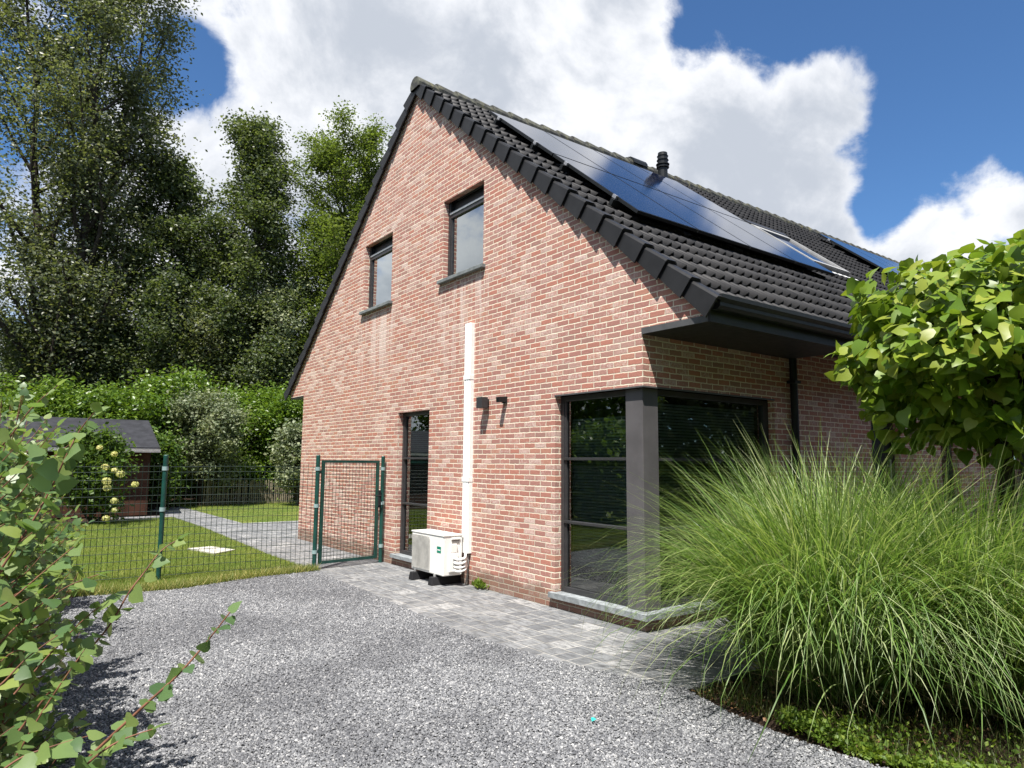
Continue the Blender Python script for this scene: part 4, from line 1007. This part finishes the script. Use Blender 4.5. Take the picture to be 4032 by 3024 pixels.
# foreground shrubs at the left
SL = leaf_mat('shrub_leaves', [(.05,.105,.04),(.08,.15,.055),(.12,.195,.07),(.155,.225,.075),(.19,.25,.07)], .34, (.22,.34,.05), .42, .5)
STEM = simple('reddish_twigs', (.17,.075,.045), .6, .3, var=.35, scale=20)
def shoots(name, label, lst, fill, root, seed, lsize):
    """lst: pixel polylines with depths; twigs carrying alternate leaves; fill: (n, fn) extra leafy twigs"""
    r = np.random.default_rng(seed); e = empty(name, root, label, 'shrub', 'leafy shrubs in the left bed'); tb = []; Cs, Ts, Ns, Ss = [], [], [], []
    def twig(P, rad, gap, ls, side=None):
        P = bez(P, 8); tb.append((P, list(np.linspace(rad, rad*.35, len(P)))))
        P = np.array(P); sg = np.r_[0, np.cumsum(np.linalg.norm(np.diff(P, axis=0), axis=1))]; L_ = sg[-1]; s = gap*r.uniform(.3,1); k = 0
        while s < L_:
            p = np.array([np.interp(s, sg, P[:,q]) for q in range(3)]); d = unit(np.array([np.interp(min(s+.02,L_), sg, P[:,q]) for q in range(3)])-p+1e-6)
            sd = unit(np.cross(d, np.array([0,0,1.])))*(1 if k%2 else -1)
            tn = unit(sd*.8+d*.5+r.normal(0,.35,3)+np.array([0,0,-.35])); nn = unit(np.array([.15,-.55,.65])+r.normal(0,.45,3))
            Cs.append(p+tn*.012); Ts.append(tn); Ns.append(nn); Ss.append(ls*r.uniform(.6,1.2)*(1 if s < L_*.85 else .75)); s += gap*r.uniform(.7,1.3); k += 1
        Cs.append(P[-1]); Ts.append(unit(P[-1]-P[-4])+r.normal(0,.2,3)); Ns.append(np.array([0,0,1.])+r.normal(0,.3,3)); Ss.append(ls*.8)
    for (pl, rad, gap, ls) in lst:
        twig([at(u*DK, v*DK, D) for u,v,D in pl], rad, gap, ls)
    for P, rad, gap, ls in fill(r): twig(P, rad, gap, ls)
    tubes_mesh(tb, 6).build('stems', STEM, e, smooth=True)
    V, F = leafmesh(np.array(Cs), np.array(Ts), np.array(Ns), np.array(Ss), T_ROUND); raw('leaves', V, F, SL, e, smooth=True)
    return e
near = [
 ([(60,1790,2.3),(170,1659,2.35),(300,1535,2.4),(380,1462,2.45),(440,1395,2.5),(497,1322,2.55)], .007, .026, .070),
 ([(-40,1300,2.5),(0,1233,2.5),(69,1128,2.55),(108,1059,2.6),(146,979,2.6),(174,927,2.65),(205,890,2.65)], .005, .025, .072),
 ([(40,1580,2.6),(120,1480,2.65),(226,1365,2.7),(278,1281,2.75),(312,1236,2.8),(347,1191,2.85),(385,1165,2.9)], .005, .026, .070),
 ([(-60,1520,2.1),(0,1480,2.15),(60,1420,2.2),(125,1372,2.25)], .004, .024, .064),
 ([(-40,1010,3.0),(20,945,3.0),(70,880,3.0),(125,832,3.05)], .004, .034, .064),
 ([(-40,1700,2.0),(40,1640,2.05),(120,1610,2.1),(190,1590,2.15)], .004, .024, .070),
 ([(120,1720,2.2),(200,1640,2.2),(260,1600,2.25),(330,1575,2.3)], .005, .028, .070),
 ([(-40,1130,2.8),(30,1080,2.8),(90,1010,2.85),(150,960,2.9)], .004, .025, .064),
 ([(-30,1330,2.4),(30,1290,2.4),(100,1230,2.45),(160,1180,2.5)], .004, .024, .064),
 ([(-30,1420,2.5),(60,1330,2.55),(140,1270,2.6),(215,1240,2.65)], .004, .024, .064),
 ([(30,1500,2.6),(120,1400,2.7),(190,1330,2.75),(235,1300,2.8)], .004, .024, .085),
 ([(20,1659,2.4),(90,1540,2.45),(150,1450,2.5),(185,1400,2.55)], .004, .024, .062)]
def near_fill(r):
    out = []
    for i in range(230):
        v0 = r.uniform(1030,1760); u0 = r.uniform(-160,70)-60*max(0,(1300-v0)/250); D = r.uniform(2.7,4.0)
        ln = r.uniform(60,150); p = [at((u0+k*ln/2)*DK, (v0-k*ln*r.uniform(.25,.6))*DK, D+.04*k) for k in range(3)]; out.append((p, .003, .026, .056))
    return out
rt = CAM + np.array([.597,.802,0])*2.5 + np.array([-.802,.597,0])*1.75
shoots('leafy_shrub', 'nearest shrub with long red shoots reaching over the gravel', near, near_fill, (float(rt[0]),float(rt[1]),0.0), 201, .06)
def body(cx, cy, H, R, n):
    def f(r):
        out = []
        for i in range(n):
            a = r.uniform(0,2*PI); el = r.uniform(.1,1.45); q = R*r.uniform(.2,1.0); tip = np.array([cx+math.cos(a)*math.cos(el)*R*r.uniform(.6,1.1), cy+math.sin(a)*math.cos(el)*R*r.uniform(.6,1.1), .25+H*r.uniform(.15,1.0)*math.sin(min(1.45,el+.35))])
            st = np.array([cx+r.normal(0,.12), cy+r.normal(0,.12), 0.0]); mid = st*.5+tip*.5+r.normal(0,.08,3)+np.array([0,0,.15]); out.append(([st,mid,tip], .006, .032, .066))
        return out
    return f
for i, (cx, cy, H, R, n, lb) in enumerate([(-5.0,1.0,1.75,.75,120,'shrub behind the nearest shrub at the left of the gravel'),(-4.95,2.6,1.9,.75,120,'middle shrub in the left bed before the fence'),(-4.9,4.0,1.95,.8,120,'farthest shrub in the left bed touching the wire fence'),(-5.1,-.4,1.5,.7,90,'low shrub at the lower left edge of the gravel')]):
    shoots('leafy_shrub', lb, [], body(cx, cy, H, R, n), (cx,cy,0.0), 210+i, .066)
